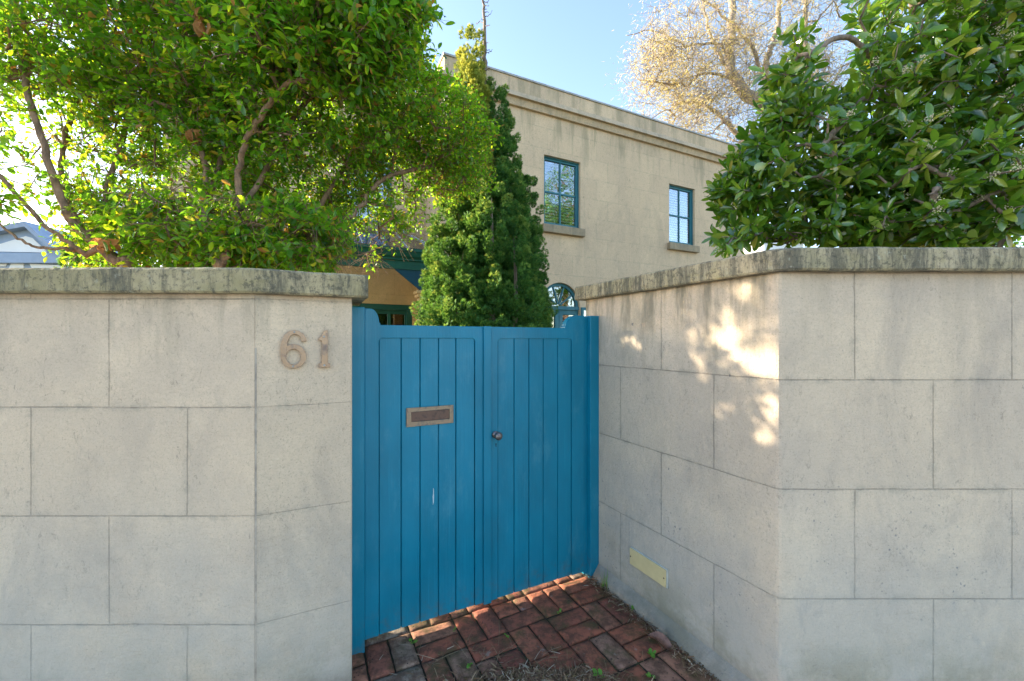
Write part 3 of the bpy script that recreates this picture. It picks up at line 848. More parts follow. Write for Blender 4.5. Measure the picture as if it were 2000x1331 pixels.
# porch door and porch roof
bm = bmesh.new(); a_, b_, c_, d_ = PD; y0, y1 = REC+.02, REC+.08
a_ += .002; b_ -= .002; d_ -= .002
box(bm, a_, b_, y0-.02, y1, d_-.11, d_); box(bm, b_-.11, b_, y0-.021, y1, -.02, d_-.111); box(bm, a_, a_+.11, y0-.021, y1, -.02, d_-.111)
box(bm, a_+.11, b_-.11, y0+.02, y1, d_-.19, d_-.111)
wd = (b_-a_-.22)
nb = 4
for k in range(nb+1):
    u = a_+.11 + wd*k/nb; box(bm, u-.03, u+.03, y0+.021, y1-.001, .1, d_-.19)
dr2 = obj('door', bm, mat_green, house, bevel=.003); dr2['label'] = 'dark green glazed door under the porch'
bm = bmesh.new(); box(bm, a_+.1, b_-.1, y0+.05, y0+.054, .1, d_-.15); obj('pane', bm, mglass, dr2)

# porch: gutter beam, soffit bracket, glazed roof, in front of the recess
porch = thing('porch_roof', 'dark green porch gutter with hipped glass roof over the side door', 'porch', (H0[0], H0[1], 0), HA)
PY = .12                                   # depth of the beam front
bg0 = HL(560, 500, PY)[0]; bg1 = HL(862, 505, PY)[0]
zg1 = HL(745, 483, PY)[1]; zg0 = HL(745, 523, PY)[1]
hh = zg1-zg0
print('porch', bg0, bg1, zg0, zg1)
bm = bmesh.new()
pr = [(PY+.09, zg0), (PY+.0, zg0), (PY+.0, zg0+hh*.42), (PY-.03, zg0+hh*.44), (PY-.03, zg0+hh*.52), (PY-.07, zg0+hh*.62), (PY-.10, zg0+hh*.84), (PY-.115, zg0+hh*.86), (PY-.115, zg1), (PY+.09, zg1)]
A_ = [bm.verts.new((bg0, y, z)) for y, z in pr]; B_ = [bm.verts.new((bg1, y, z)) for y, z in pr]
bm.faces.new(A_); bm.faces.new(B_[::-1])
for i in range(len(pr)): j = (i+1) % len(pr); bm.faces.new((A_[i], A_[j], B_[j], B_[i]))
obj('gutter_beam', bm, mat_green, porch)
bm = bmesh.new()
prism(bm, [HL(766, 522, PY+.03), HL(862, 522, PY+.03), HL(862, 600, PY+.03), HL(832, 577, PY+.03)], PY+.015, PY+.06)
obj('bracket', bm, paint('deep_blue_bracket_paint', (.006, .07, .12), .5, (2, 2, 20), .1), porch)
bm = bmesh.new()   # pilaster with a small capital
pu = HL(828, 600, PY)[0]
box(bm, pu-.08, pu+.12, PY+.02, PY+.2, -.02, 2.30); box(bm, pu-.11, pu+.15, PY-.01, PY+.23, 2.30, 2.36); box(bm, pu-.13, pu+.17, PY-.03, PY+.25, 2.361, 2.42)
obj('pilaster', bm, mat_bounce, porch, bevel=.01)
# glass roof
zr = HL(770, 452, REC)[1]; ridge_y = REC-.02
hip = bg1 - .45
bm = bmesh.new()
def rp(u, t): # point on main slope, t 0 at gutter 1 at ridge
    return (u, PY-.08 + (ridge_y-PY+.08)*t, zg1+.015 + (zr-zg1)*t)
for t0, t1 in ((0, 1),):
    bm.faces.new([bm.verts.new(p) for p in (rp(bg0, 0), rp(bg1, 0), rp(hip, 1), rp(bg0, 1))])
    bm.faces.new([bm.verts.new(p) for p in (rp(bg1, 0), (bg1, ridge_y, zg1+.015), rp(hip, 1))])
o = obj('glass_roof', bm, mglass, porch); o.modifiers.new('solid', 'SOLIDIFY').thickness = .006
mwhite = paint('pale_glazing_bar', (.45, .52, .56), .5, (8, 8, 8), .1)
bm = bmesh.new()
u = bg0
while u < bg1:
    tt = 1 if u < hip else max(.0, (bg1-u)/(bg1-hip))
    if tt > .05: tube(bm, [rp(u, 0), rp(u, tt)], .012, 4)
    u += .36
tube(bm, [rp(bg1, 0), rp(hip, 1)], .018, 5); tube(bm, [rp(bg0, 1), rp(hip, 1)], .02, 5)
obj('glazing_bars', bm, mwhite, porch)
# ================================================================== vegetation
def scatter_mesh(name, TV, TF, P, X, Y, Z, S_, rnd, smooth=True):
    """copies of a small template (TV verts, TF faces) with axes X,Y,Z at P; rnd per copy"""
    TV = np.asarray(TV, float); n, k = len(P), len(TV)
    S_ = np.asarray(S_, float)
    if S_.ndim == 1: S_ = np.stack([S_]*3, 1)
    V = (P[:, None, :] + X[:, None, :]*(TV[None, :, 0:1]*S_[:, None, 0:1]) + Y[:, None, :]*(TV[None, :, 1:2]*S_[:, None, 1:2])
         + Z[:, None, :]*(TV[None, :, 2:3]*S_[:, None, 2:3])).reshape(-1, 3)
    loops, starts, tot = [], [], 0
    fl = np.concatenate([np.array(f) for f in TF]); fs = np.array([len(f) for f in TF])
    L = (fl[None, :] + (np.arange(n)*k)[:, None]).ravel()
    st = np.concatenate([[0], np.cumsum(fs)[:-1]])
    ST = (st[None, :] + (np.arange(n)*len(fl))[:, None]).ravel()
    me = bpy.data.meshes.new(name)
    me.vertices.add(len(V)); me.vertices.foreach_set('co', V.ravel().astype(np.float32))
    me.loops.add(len(L)); me.loops.foreach_set('vertex_index', L.astype(np.int32))
    me.polygons.add(len(ST)); me.polygons.foreach_set('loop_start', ST.astype(np.int32))
    me.update(calc_edges=True)
    a = me.attributes.new('rnd', 'FLOAT', 'FACE'); a.data.foreach_set('value', np.repeat(rnd, len(TF)).astype(np.float32))
    if smooth: me.polygons.foreach_set('use_smooth', np.ones(len(ST), bool))
    me.update()
    return me

def unit(v): return v/np.maximum(np.linalg.norm(v, axis=-1, keepdims=True), 1e-9)
def frames(D, Nrm):
    X = unit(D); Y = unit(np.cross(Nrm, X)); Z = np.cross(X, Y); return X, Y, Z

def leaf_template(w=.22, fold=.07, curl=-.10, pts=((0, 0), (.22, .72), (.5, 1), (.78, .74), (1, 0))):
    V, Fc = [], []
    for t, ww in pts:
        z = curl*t*t
        V += [(t, ww*w, z + fold*ww), (t, 0, z), (t, -ww*w, z + fold*ww)]
    for i in range(len(pts)-1):
        a = 3*i
        if i == 0: Fc += [(1, 4, 3), (1, 5, 4)]
        elif i == len(pts)-2: Fc += [(a, a+1, a+4), (a+1, a+2, a+4)]
        else: Fc += [(a, a+1, a+4, a+3), (a+1, a+2, a+5, a+4)]
    used = sorted(set(i for f in Fc for i in f)); mp_ = {o: i for i, o in enumerate(used)}
    return [V[i] for i in used], [tuple(mp_[i] for i in f) for f in Fc]

def ell(x, y, Z, rx, ry, rz, n): return (px(x, y, Z), rx*Z/F, rz, ry*Z/F, n)
def sample_ell(rs, e, shell=.45):
    c, rx, rz, ry, n = e
    d = unit(rs.normal(size=(n, 3))); r = (shell + (1-shell)*rs.random(n))**.6
    r = r*(1 + .18*np.sin(7*d[:, 0]+3*d[:, 2]+c.x*3)*np.cos(5*d[:, 1]+c.z*2))
    return np.array(c)[None] + d*r[:, None]*np.array([rx, rz, ry])[None]

class Skeleton:
    def __init__(s): s.P, s.par, s.rad = [], [], []
    def chain(s, pts, r0, r1, parent=-1, sub=5, wob=.012, rs=None):
        pts = [np.array(p) for p in pts]; prev = parent; n = (len(pts)-1)*sub
        ids = []
        for i in range(n+1):
            t = i/sub; k = min(int(t), len(pts)-2); f = t-k
            p0 = pts[max(k-1, 0)]; p1 = pts[k]; p2 = pts[k+1]; p3 = pts[min(k+2, len(pts)-1)]
            p = .5*((2*p1) + (-p0+p2)*f + (2*p0-5*p1+4*p2-p3)*f*f + (-p0+3*p1-3*p2+p3)*f**3)
            if rs is not None and 0 < i < n: p = p + rs.normal(size=3)*wob
            s.P.append(p); s.par.append(prev); s.rad.append(r0 + (r1-r0)*(i/n)); prev = len(s.P)-1; ids.append(prev)
        return ids
    def connect(s, targets, rs, step=.12, r_tip=.0022, grow=.35, wob=.02, rmax=None, up=.15):
        P = np.array(s.P); T = np.asarray(targets)
        base = P.copy()
        d0 = np.array([np.min(np.linalg.norm(base-t, axis=1)) for t in T])
        order = np.argsort(d0)
        cap = len(P) + 200000
        buf = np.zeros((len(P)+len(T)*40, 3)); buf[:len(P)] = P; m = len(P)
        tips = np.zeros(len(T), int)
        for oi in order:
            t = T[oi]; d = buf[:m]-t
            dist = np.sqrt((d*d).sum(1)); cost = dist + .25*np.maximum(0, buf[:m, 2]-t[2]+.05)
            j = int(np.argmin(cost)); a = buf[j].copy(); L = dist[j]
            k = max(1, min(38, int(L/step)))
            pj = s.par[j]; bd = (a-buf[pj]) if pj >= 0 else (t-a)
            bd = bd/max(np.linalg.norm(bd), 1e-6)
            ctrl = a + bd*L*.35 + np.array([0, 0, up*L])*.5
            prev = j
            for q in range(1, k+1):
                f = q/k; p = (1-f)**2*a + 2*f*(1-f)*ctrl + f*f*t
                if q < k: p = p + rs.normal(size=3)*wob*min(1, L)
                if m >= len(buf): buf = np.vstack([buf, np.zeros_like(buf)])
                buf[m] = p; s.P.append(p); s.par.append(prev); s.rad.append(0); prev = m; m += 1
            tips[oi] = prev
        # pipe model for the new nodes
        n = len(s.P); w_ = np.zeros(n); w_[tips] = r_tip**2.3
        for i in range(n-1, -1, -1):
            if s.par[i] >= 0: w_[s.par[i]] += w_[i]
        for i in range(n):
            r = max(w_[i], 1e-12)**(1/2.3)
            if rmax: r = min(r, rmax)
            s.rad[i] = max(s.rad[i], r) if s.rad[i] > 0 else max(r, r_tip)
        return tips
    def mesh(s, name, extra=()):
        n = len(s.P); kids = [[] for _ in range(n)]
        for i, p in enumerate(s.par):
            if p >= 0: kids[p].append(i)
        bm = bmesh.new(); chains = []
        for i in range(n):
            if s.par[i] < 0: chains.append([i])
        stack = [c for c in chains]; out = []
        while stack:
            c = stack.pop()
            while True:
                ks = kids[c[-1]]
                if not ks: break
                ks = sorted(ks, key=lambda q: -s.rad[q])
                for q in ks[1:]: stack.append([c[-1], q])
                c.append(ks[0])
            out.append(c)
        for c in out:
            if len(c) < 2: continue
            rr = [s.rad[i] for i in c]
            if s.par[c[0]] >= 0 or (len(c) > 1 and s.rad[c[0]] > s.rad[c[1]]*1.5): rr[0] = rr[1]*1.15
            rm = max(rr); sides = 9 if rm > .03 else 6 if rm > .01 else 4 if rm > .004 else 3
            tube(bm, [s.P[i] for i in c], rr, sides, cap=False)
        for pts, rr in extra: tube(bm, pts, rr, 3, cap=False)
        me = bpy.data.meshes.new(name); bm.to_mesh(me); bm.free()
        me.polygons.foreach_set('use_smooth', [True]*len(me.polygons))
        return me

def bark(name, a, b, sc=30):
    m = M(name, .9); P = m.co.outputs['Object']
    n = m.noise(m.map(P, (sc, sc, sc*.25)), 1, 6, .7, .5)
    m.col(m.mix(m.rng(n, .35, .68), a, b)); m.nor(m.bump(n, .7, .01)); return m.m

# ---- leaf materials
mat_leafA = leafmat('small_leaf', [(0, (.028, .115, .012)), (.50, (.066, .225, .020)), (.86, (.16, .34, .024)), (.945, (.34, .30, .03)), (.975, (.42, .20, .04)), (1, (.30, .11, .04))],
                    [(0, (.22, .52, .020)), (.50, (.42, .76, .022)), (.86, (.72, .80, .02)), (.93, (.75, .60, .05)), (1, (.6, .25, .06))], .28, .56)
mat_leafV = leafmat('large_glossy_leaf', [(0, (.016, .070, .014)), (.5, (.045, .14, .018)), (.82, (.12, .26, .022)), (.96, (.24, .33, .04)), (1, (.40, .28, .05))],
                    [(0, (.20, .45, .02)), (.6, (.42, .65, .03)), (1, (.6, .62, .08))], .17, .36, gloss=1.0)
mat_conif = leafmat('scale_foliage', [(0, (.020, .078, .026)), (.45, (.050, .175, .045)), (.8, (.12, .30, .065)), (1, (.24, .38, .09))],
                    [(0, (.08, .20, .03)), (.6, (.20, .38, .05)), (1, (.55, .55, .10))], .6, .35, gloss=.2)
mat_conif_y = leafmat('yellow_scale_foliage', [(0, (.12, .18, .03)), (.6, (.28, .34, .05)), (1, (.45, .42, .09))],
                      [(0, (.3, .4, .05)), (1, (.75, .70, .12))], .6, .4, gloss=.2)
mat_wisp = leafmat('dry_yellow_leaf', [(0, (.38, .28, .07)), (.6, (.52, .40, .11)), (1, (.58, .46, .18))],
                   [(0, (.7, .58, .2)), (1, (.85, .75, .35))], .7, .5, gloss=.2)
bark_brown = bark('brown_bark', (.33, .205, .13), (.14, .088, .055))
bark_grey = bark('grey_brown_bark', (.30, .23, .17), (.12, .09, .07))
bark_pale = bark('pale_smooth_bark', (.37, .31, .25), (.20, .165, .135), 7)

LV, LF = leaf_template(.24, .06, -.12)
LV2, LF2 = leaf_template(.175, .05, -.18, ((0, 0), (.12, .30), (.38, .84), (.66, 1), (.88, .60), (1, 0)))

def leafy_twigs(tips, C0, rs, per=4, lv=7, tl=.16, ll=.05, crown_c=None, jit=.35, droop=0.1):
    """short twigs round every cluster centre with alternate leaves"""
    n = len(tips); P, D, Nn, twigs = [], [], [], []
    out = unit(tips - crown_c) if crown_c is not None else unit(rs.normal(size=(n, 3)))
    for k in range(per):
        d = unit(out*.55 + rs.normal(size=(n, 3))*.62 + np.array([0, 0, .25-droop]))
        L = tl*(.6 + .8*rs.random(n))
        side = unit(np.cross(d, rs.normal(size=(n, 3))))
        start = tips + rs.normal(size=(n, 3))*.015
        for i in range(n):
            a = start[i]; e = a + d[i]*L[i] + np.array([0, 0, -.12*L[i]])
            twigs.append(((a, (a+e)/2 + np.array([0, 0, .05*L[i]]), e), (.0022, .0017, .0009)))
        for q in range(lv):
            f = .2 + .8*(q+rs.random(n)*.5)/lv
            pos = start + d*(L*f)[:, None] + np.array([0, 0, -.12])*(L*f*f)[:, None]
            sgn = 1 if q % 2 else -1
            ld = unit(d*.55 + side*sgn*.8 + rs.normal(size=(n, 3))*jit)
            P.append(pos); D.append(ld); Nn.append(unit(np.array([0, 0, 1.]) + rs.normal(size=(n, 3))*.5 + out*.3))
    return np.concatenate(P), np.concatenate(D), np.concatenate(Nn), twigs

def tree(name, label, cat, base, stems, ells, bk, rs_seed, per, lv, tl, ll, mat, group=None, brown=(), keep=None, rmax=.02):
    rs = np.random.default_rng(rs_seed)
    t = thing(name, label, cat, tuple(base), 0, group)
    off = np.array(base)
    sk = Skeleton(); first = None
    for st in stems:
        pts, r0, r1 = st
        par = -1
        if sk.P and len(st) == 3:
            dd = np.linalg.norm(np.array(sk.P)-np.array(pts[0]), axis=1)
            if dd.min() < .6: par = int(dd.argmin())
        sk.chain(pts, r0, r1, par, 6, .006, rs)
    T = np.concatenate([sample_ell(rs, e) for e in ells])
    T = T[(T[:, 1] > 2.28) & (T[:, 2] > 1.95 + .07*(T[:, 1]-2.3))]
    if keep is not None: T = T[keep(T)]
    qx = T[:, 0]/T[:, 1]*F+1000; qy = 665.5-(T[:, 2]-EYE)/T[:, 1]*F
    T = T[~((qx < 135) & (qx > -40) & (qy > 405) & (rs.random(len(T)) > .12))]
    qx = T[:, 0]/T[:, 1]*F+1000; qy = 665.5-(T[:, 2]-EYE)/T[:, 1]*F
    T = T[~((qx < 110) & (qx > -40) & (qy > 170) & (rs.random(len(T)) > .62))]
    tips = sk.connect(T, rs, .10, .0028, rmax=rmax)
    cc = np.mean(T, axis=0)
    cen = cc*np.array([1, 1, .9])
    P, D, Nn, tw = leafy_twigs(T, cc, rs, per, lv, tl, ll, cen)
    ok = (P[:, 1] > 2.12) & (P[:, 2] > 1.85)
    qx = P[:, 0]/P[:, 1]*F+1000; qy = 665.5-(P[:, 2]-EYE)/P[:, 1]*F
    ok &= ~((qx > 690) & (qx < 870) & (qy > 452) & (rs.random(len(P)) > .22)) & ~((qx > 655) & (qy > 500) & ~((qx > 712) & (qx < 742)))
    if keep is not None: ok &= keep(P, True)
    P, D, Nn = P[ok], D[ok], Nn[ok]
    rnd = rs.random(len(P))**1.25 if True else 0
    Sz = ll*(.55 + .75*rs.random(len(P)))*np.interp(P[:, 1], [2.5, 3.0, 3.6, 4.4], [1.15, 1.0, .80, .66])
    X, Y, Z = frames(D, Nn)
    me = scatter_mesh('crown', LV, LF, P-off, X, Y, Z, np.stack([Sz, Sz*(.8+.45*rs.random(len(P))), Sz*(2.6*rs.random(len(P)))], 1), rnd)
    if len(brown):
        pass
    me2 = sk.mesh('trunk', tw)
    me2.transform(Matrix.Translation(-Vector(base)))
    obj_me('trunk', me2, bk, t)
    obj_me('crown', me, mat, t)
    print(name, 'leaves', len(P), 'clusters', len(T))
    return t

PXL = lambda Z, *q: [tuple(px(x, y, Z if len(r) == 0 else r[0])) for x, y, *r in q]
# sun gaps: the openings in the crown that let light reach the return wall
s_np = np.array(svec)
holes = []
def hole(x, y, r):
    # point on the return wall seen at photo pixel x,y -> line toward the sun
    n = Vector((jd.y, -jd.x)); rx = Vector(((x-1000)/F, 1.0))
    t_ = (CORNER[0]*n.x + CORNER[1]*n.y)/(rx.x*n.x + rx.y*n.y)
    holes.append((np.array([rx.x*t_, t_, EYE-(y-665.5)/F*t_]), r))
rs_h = random.Random(19)
for h_ in [(1484, 712, .066), (1510, 690, .05), (1455, 690, .026), (1512, 785, .032), (1508, 852, .034), (1440, 795, .022), (1452, 560, .028), (1512, 908, .026)]:
    hole(*h_)
for k in range(44):          # scattered pin-holes above the shadow of the gate top
    x = rs_h.uniform(1180, 1520); y0_ = 640 + (x-1180)*.05; y1_ = 690 + (x-1230)*.74
    y = rs_h.uniform(y0_, max(y0_+30, y1_)); hole(x, y, rs_h.uniform(.026, .040))
def keep_sun(A, strict=False):
    ok = np.ones(len(A), bool)
    for p0, r in holes:
        d = A-p0; along = d@s_np; perp = np.linalg.norm(d - along[:, None]*s_np[None], axis=1)
        ok &= ~((perp < r*(1.0 if strict else 1.0)) & (along > 0))
    return ok

# left multi-stem tree at the edge
baseA = (-2.95, 3.05, -.02)
tree('backlit_tree', 'leaning multi-stem tree with thin backlit leaves over the far left of the wall', 'tree', baseA,
     [([baseA, px(245, 560, 3.05), px(228, 512, 3.05), px(160, 455, 3.0), px(118, 385, 2.95), px(73, 243, 2.95), px(50, 170, 3.0), px(30, 40, 3.1)], .042, .012),
      ([px(165, 500, 3.0), px(140, 478, 2.95), px(85, 437, 2.9), px(0, 347, 2.85), px(-90, 250, 2.8)], .020, .009),
      ([px(150, 490, 3.0), px(128, 486, 2.9), px(80, 484, 2.85), px(35, 466, 2.8), px(-40, 410, 2.8)], .014, .006),
      ([px(225, 508, 3.05), px(205, 470, 3.2), px(205, 380, 3.3), px(236, 285, 3.4), px(260, 180, 3.5)], .022, .009),
      ([px(160, 455, 3.0), px(120, 350, 3.3), px(130, 260, 3.5), px(180, 120, 3.6)], .02, .009)],
     [ell(120, 70, 3.2, 190, 130, .7, 230), ell(150, 250, 3.4, 170, 130, .6, 120), ell(60, 360, 3.0, 120, 110, .5, 40), ell(235, 430, 3.4, 110, 90, .5, 150),
      ell(20, 480, 2.9, 60, 40, .3, 7), ell(-120, 120, 3.3, 160, 260, .8, 120), ell(120, -180, 3.4, 260, 160, .9, 160), ell(250, 200, 3.7, 150, 150, .6, 150)],
     bark_brown, 3, 5, 6, .19, .054, mat_leafA, keep=keep_sun)
baseB = (-1.95, 2.95, -.02)
tree('broadleaf_tree', 'big dense broadleaf tree with bright green crown between the left wall and the conifer', 'tree', baseB,
     [([baseB, px(430, 560, 2.95), px(430, 520, 2.95), px(456, 470, 3.0), px(466, 400, 3.1), px(465, 338, 3.1), px(483, 275, 3.05), px(520, 212, 3.0), px(560, 165, 2.95), px(600, 155, 2.9), px(660, 80, 3.0)], .036, .009),
      ([baseB, px(405, 560, 3.1), px(402, 495, 3.15), px(402, 400, 3.2), px(400, 330, 3.2), px(376, 262, 3.25), px(340, 200, 3.3), px(310, 80, 3.4)], .034, .010),
      ([px(430, 540, 3.0), px(510, 500, 3.2), px(600, 470, 3.4), px(689, 418, 3.55), px(750, 349, 3.7), px(850, 325, 4.0)], .03, .008),
      ([px(465, 420, 3.05), px(520, 330, 3.3), px(570, 240, 3.4), px(640, 150, 3.4), px(700, 60, 3.5)], .022, .009),
      ([px(600, 470, 3.4), px(640, 380, 3.6), px(720, 270, 3.9), px(800, 200, 4.0)], .018, .008),
      ([px(402, 400, 3.2), px(440, 280, 3.4), px(450, 150, 3.5), px(470, 0, 3.5)], .024, .01)],
     [ell(640, 60, 2.95, 185, 125, .45, 330), ell(480, 110, 3.2, 150, 120, .5, 130), ell(330, 90, 3.3, 180, 150, .6, 170), ell(380, 300, 3.6, 190, 150, .6, 230),
      ell(620, 240, 3.5, 170, 110, .6, 190), ell(720, 200, 3.6, 150, 110, .6, 170), ell(845, 255, 4.0, 105, 95, .5, 230), ell(870, 320, 4.2, 80, 70, .4, 110),
      ell(420, 440, 3.2, 180, 85, .45, 190), ell(570, 470, 3.3, 120, 60, .45, 190), ell(720, 395, 4.0, 110, 45, .4, 75), ell(760, 455, 4.1, 50, 22, .2, 14), ell(727, 500, 3.9, 12, 14, .1, 9),
      ell(740, 80, 3.3, 90, 90, .4, 110), ell(480, -170, 3.4, 330, 150, .9, 160), ell(560, 330, 3.7, 150, 90, .6, 150)],
     bark_brown, 11, 6, 6, .18, .058, mat_leafA, keep=keep_sun)

baseG = (6.3, 6.0, -.02)  # added tree, there to give the fanlight greenery to mirror
tree('reflection_tree', 'low bushy garden tree behind the right wall, added for its reflection in the fanlight', 'tree', baseG,
     [([baseG, (6.25, 6.0, 1.0), (6.35, 6.05, 2.2)], .05, .02), ([(6.25, 6.0, .6), (5.8, 5.8, 1.6), (5.5, 5.6, 2.4)], .03, .012)],
     [(Vector((6.2, 6.0, 2.7)), 1.15, .9, .95, 150), (Vector((5.4, 5.6, 2.6)), .6, .6, .7, 50)], bark_brown, 41, 4, 6, .26, .115, mat_leafA)

# brown withered leaves caught in the branches
mbrown = leafmat('withered_leaf', [(0, (.30, .13, .05)), (1, (.42, .20, .08))], [(0, (.6, .25, .08)), (1, (.8, .4, .15))], .7, .35, gloss=.2)
rs = np.random.default_rng(77)
for k, (x, y, Z_, lab) in enumerate(((395, 38, 2.75, 'withered brown leaf clump at the top of the leafy crown'), (376, 258, 3.1, 'withered brown leaf clump hanging on the middle stem'), (212, 470, 2.9, 'withered brown leaf clump low beside the leaning trunk'))):
    c = np.array(px(x, y, Z_)); n = 7
    D = unit(rs.normal(size=(n, 3))*.5 + np.array([0, 0, -.8])); Nn = unit(rs.normal(size=(n, 3)))
    X, Y, Z = frames(D, Nn)
    V_, F_ = leaf_template(.3, .22, -.35)
    me = scatter_mesh('withered_leaves', V_, F_, rs.normal(size=(n, 3))*.018, X, Y, Z, .06+.05*rs.random(n), rs.random(n))
    o = obj_me('withered_leaves', me, mbrown); o.location = c
    props(o, lab, 'dead leaves', 'withered leaf clumps')

# ---- right-hand shrub: whorls of big glossy leaves, cream flower heads
rs = np.random.default_rng(21)
baseV = (3.05, 2.75, -.02)
tv = thing('flowering_shrub', 'big glossy-leaved shrub with cream flower heads rising behind the right wall', 'shrub', baseV)
sk = Skeleton()
for pts, r0, r1 in (
    ([baseV, px(1935, 520, 2.7), px(1933, 477, 2.7), px(1911, 394, 2.75), px(1930, 320, 2.75), px(1955, 150, 2.8), px(1990, 0, 2.8)], .07, .02),
    ([baseV, px(1860, 520, 2.9), px(1852, 460, 2.9), px(1840, 350, 3.0), px(1800, 240, 2.9), px(1753, 184, 2.75), px(1708, 124, 2.7), px(1685, 92, 2.65), px(1640, 74, 2.6), px(1573, 113, 2.6)], .042, .002),
    ([px(1753, 184, 2.75), px(1700, 188, 2.7), px(1648, 237, 2.65), px(1600, 290, 2.6)], .012, .006),
    ([px(1926, 330, 2.75), px(1870, 353, 2.5), px(1813, 380, 2.4)], .012, .006),
    ([px(1800, 520, 3.1), px(1760, 440, 3.1), px(1640, 400, 3.1), px(1520, 400, 3.05), px(1430, 385, 3.0)], .03, .006),
    ([px(1760, 440, 3.1), px(1650, 330, 3.0), px(1560, 250, 2.9), px(1520, 170, 2.85)], .02, .006),
    ([px(1760, 440, 3.1), px(1600, 460, 3.0), px(1450, 470, 2.95)], .014, .005),
    ([px(1840, 350, 3.0), px(1860, 200, 2.9), px(1800, 60, 2.8), px(1760, -60, 2.8)], .03, .01)):
    par = -1
    if sk.P:
        dd = np.linalg.norm(np.array(sk.P)-np.array(pts[0]), axis=1)
        if dd.min() < .6: par = int(dd.argmin())
    sk.chain(pts, r0, r1, par, 6, .006, rs)
E = [ell(1820, 40, 2.75, 160, 100, .4, 230), ell(1930, 200, 2.6, 120, 160, .35, 260), ell(1760, 190, 2.75, 120, 110, .4, 200), ell(1880, 380, 2.6, 170, 110, .35, 330),
     ell(1700, 330, 2.8, 130, 110, .4, 260), ell(1560, 330, 2.85, 115, 110, .35, 210), ell(1560, 190, 2.8, 75, 80, .3, 100), ell(1545, 95, 2.8, 35, 25, .15, 12), ell(1580, 435, 2.85, 130, 40, .3, 90),
     ell(1450, 345, 2.9, 38, 30, .15, 22), ell(1412, 368, 2.95, 24, 16, .1, 12), ell(1470, 300, 2.9, 34, 30, .15, 16), ell(1500, 235, 2.85, 30, 30, .15, 14), ell(1450, 400, 2.9, 50, 40, .2, 38), ell(1435, 465, 2.85, 40, 25, .15, 20), ell(1415, 490, 2.6, 14, 12, .06, 3),
     ell(1720, 440, 2.7, 130, 45, .3, 120), ell(1960, 30, 2.6, 90, 120, .35, 120), ell(2080, 250, 2.7, 120, 260, .5, 200), ell(1850, -160, 2.8, 240, 110, .6, 220)]
T = np.concatenate([sample_ell(rs, (e[0], e[1]*1.04, e[2], e[3]*1.04, int(e[4]*.80)), .30) for e in E]); T = T[(T[:, 1] > 2.12) & (T[:, 2] > 1.85)]
pxx = T[:, 0]/T[:, 1]*F+1000; pyy = 665.5-(T[:, 2]-EYE)/T[:, 1]*F
T = T[rs.random(len(T)) > .27] if False else T
T = T[~((pxx > 1585) & (pxx < 1665) & (pyy < 165) & (pyy > -60)) & ~((pxx < 1600) & (pyy < 60))]
sk.connect(T, rs, .10, .0036, rmax=.018)
cen = np.array(px(1880, 330, 3.6))
axis = unit(unit(T-cen)*.7 + rs.normal(size=T.shape)*.6 + np.array([0, -.15, .25]))
P, D, Nn = [], [], []
a1 = unit(np.cross(axis, rs.normal(size=T.shape))); a2 = np.cross(axis, a1)
nw = 9
ph0 = rs.random(len(T))*6.28
for k in range(nw):
    ph = ph0 + k*2.4; lay = k/nw
    spread = .95 - .55*lay + rs.random(len(T))*.25
    rad = a1*np.cos(ph)[:, None] + a2*np.sin(ph)[:, None]
    D.append(unit(axis*(.35 + .7*lay)[..., None] if hasattr(lay, '__len__') else axis*(.35+.7*lay) + rad*spread[:, None] + np.array([0, 0, -.12]) + rs.normal(size=T.shape)*.22))
    P.append(T + axis*(.05*lay - .03) + rad*.004)
    Nn.append(unit(axis + rs.normal(size=T.shape)*.42))
P, D, Nn = map(np.concatenate, (P, D, Nn))
ok = (P[:, 1] > 2.05) & (rs.random(len(P)) > .12); P, D, Nn = P[ok], D[ok], Nn[ok]
X, Y, Z = frames(D, Nn)
rnd = rs.random(len(P)); Sz = .108*(.38+.72*rs.random(len(P))**.7)
S3 = np.stack([Sz, Sz*(.75+.6*rs.random(len(P))), Sz*(.1+2.6*rs.random(len(P))**1.3)], 1)
off = np.array(baseV)
me = scatter_mesh('crown', LV2, LF2, P-off, X, Y, Z, S3, rnd)
me2 = sk.mesh('trunk'); me2.transform(Matrix.Translation(-Vector(baseV)))
obj_me('trunk', me2, bark_grey, tv); obj_me('crown', me, mat_leafV, tv)
print('shrub leaves', len(P))
# flower heads: many small florets
mfl = plain('cream_floret', (.66, .60, .38), .8, .2, 30, 0)
depth = T[:, 1]; cand = np.argsort(depth + rs.random(len(T))*.6)[:150]
fp_, fa = T[cand] + axis[cand]*.035, axis[cand]
OV = [(1,0,0),(-1,0,0),(0,1,0),(0,-1,0),(0,0,1),(0,0,-1)]; OF = [(0,2,4),(2,1,4),(1,3,4),(3,0,4),(2,0,5),(1,2,5),(3,1,5),(0,3,5)]
k = 26; q = unit(rs.normal(size=(len(cand), k, 3))); q = q*(.012+.018*rs.random((len(cand), k, 1)))
P = (fp_[:, None] + q + fa[:, None]*.01).reshape(-1, 3); n = len(P)
X, Y, Z = frames(rs.normal(size=(n, 3)), rs.normal(size=(n, 3)))
obj_me('flowers', scatter_mesh('flowers', OV, OF, P-off, X, Y, Z, .0032+.002*rs.random(n), rs.random(n)), mfl, tv)

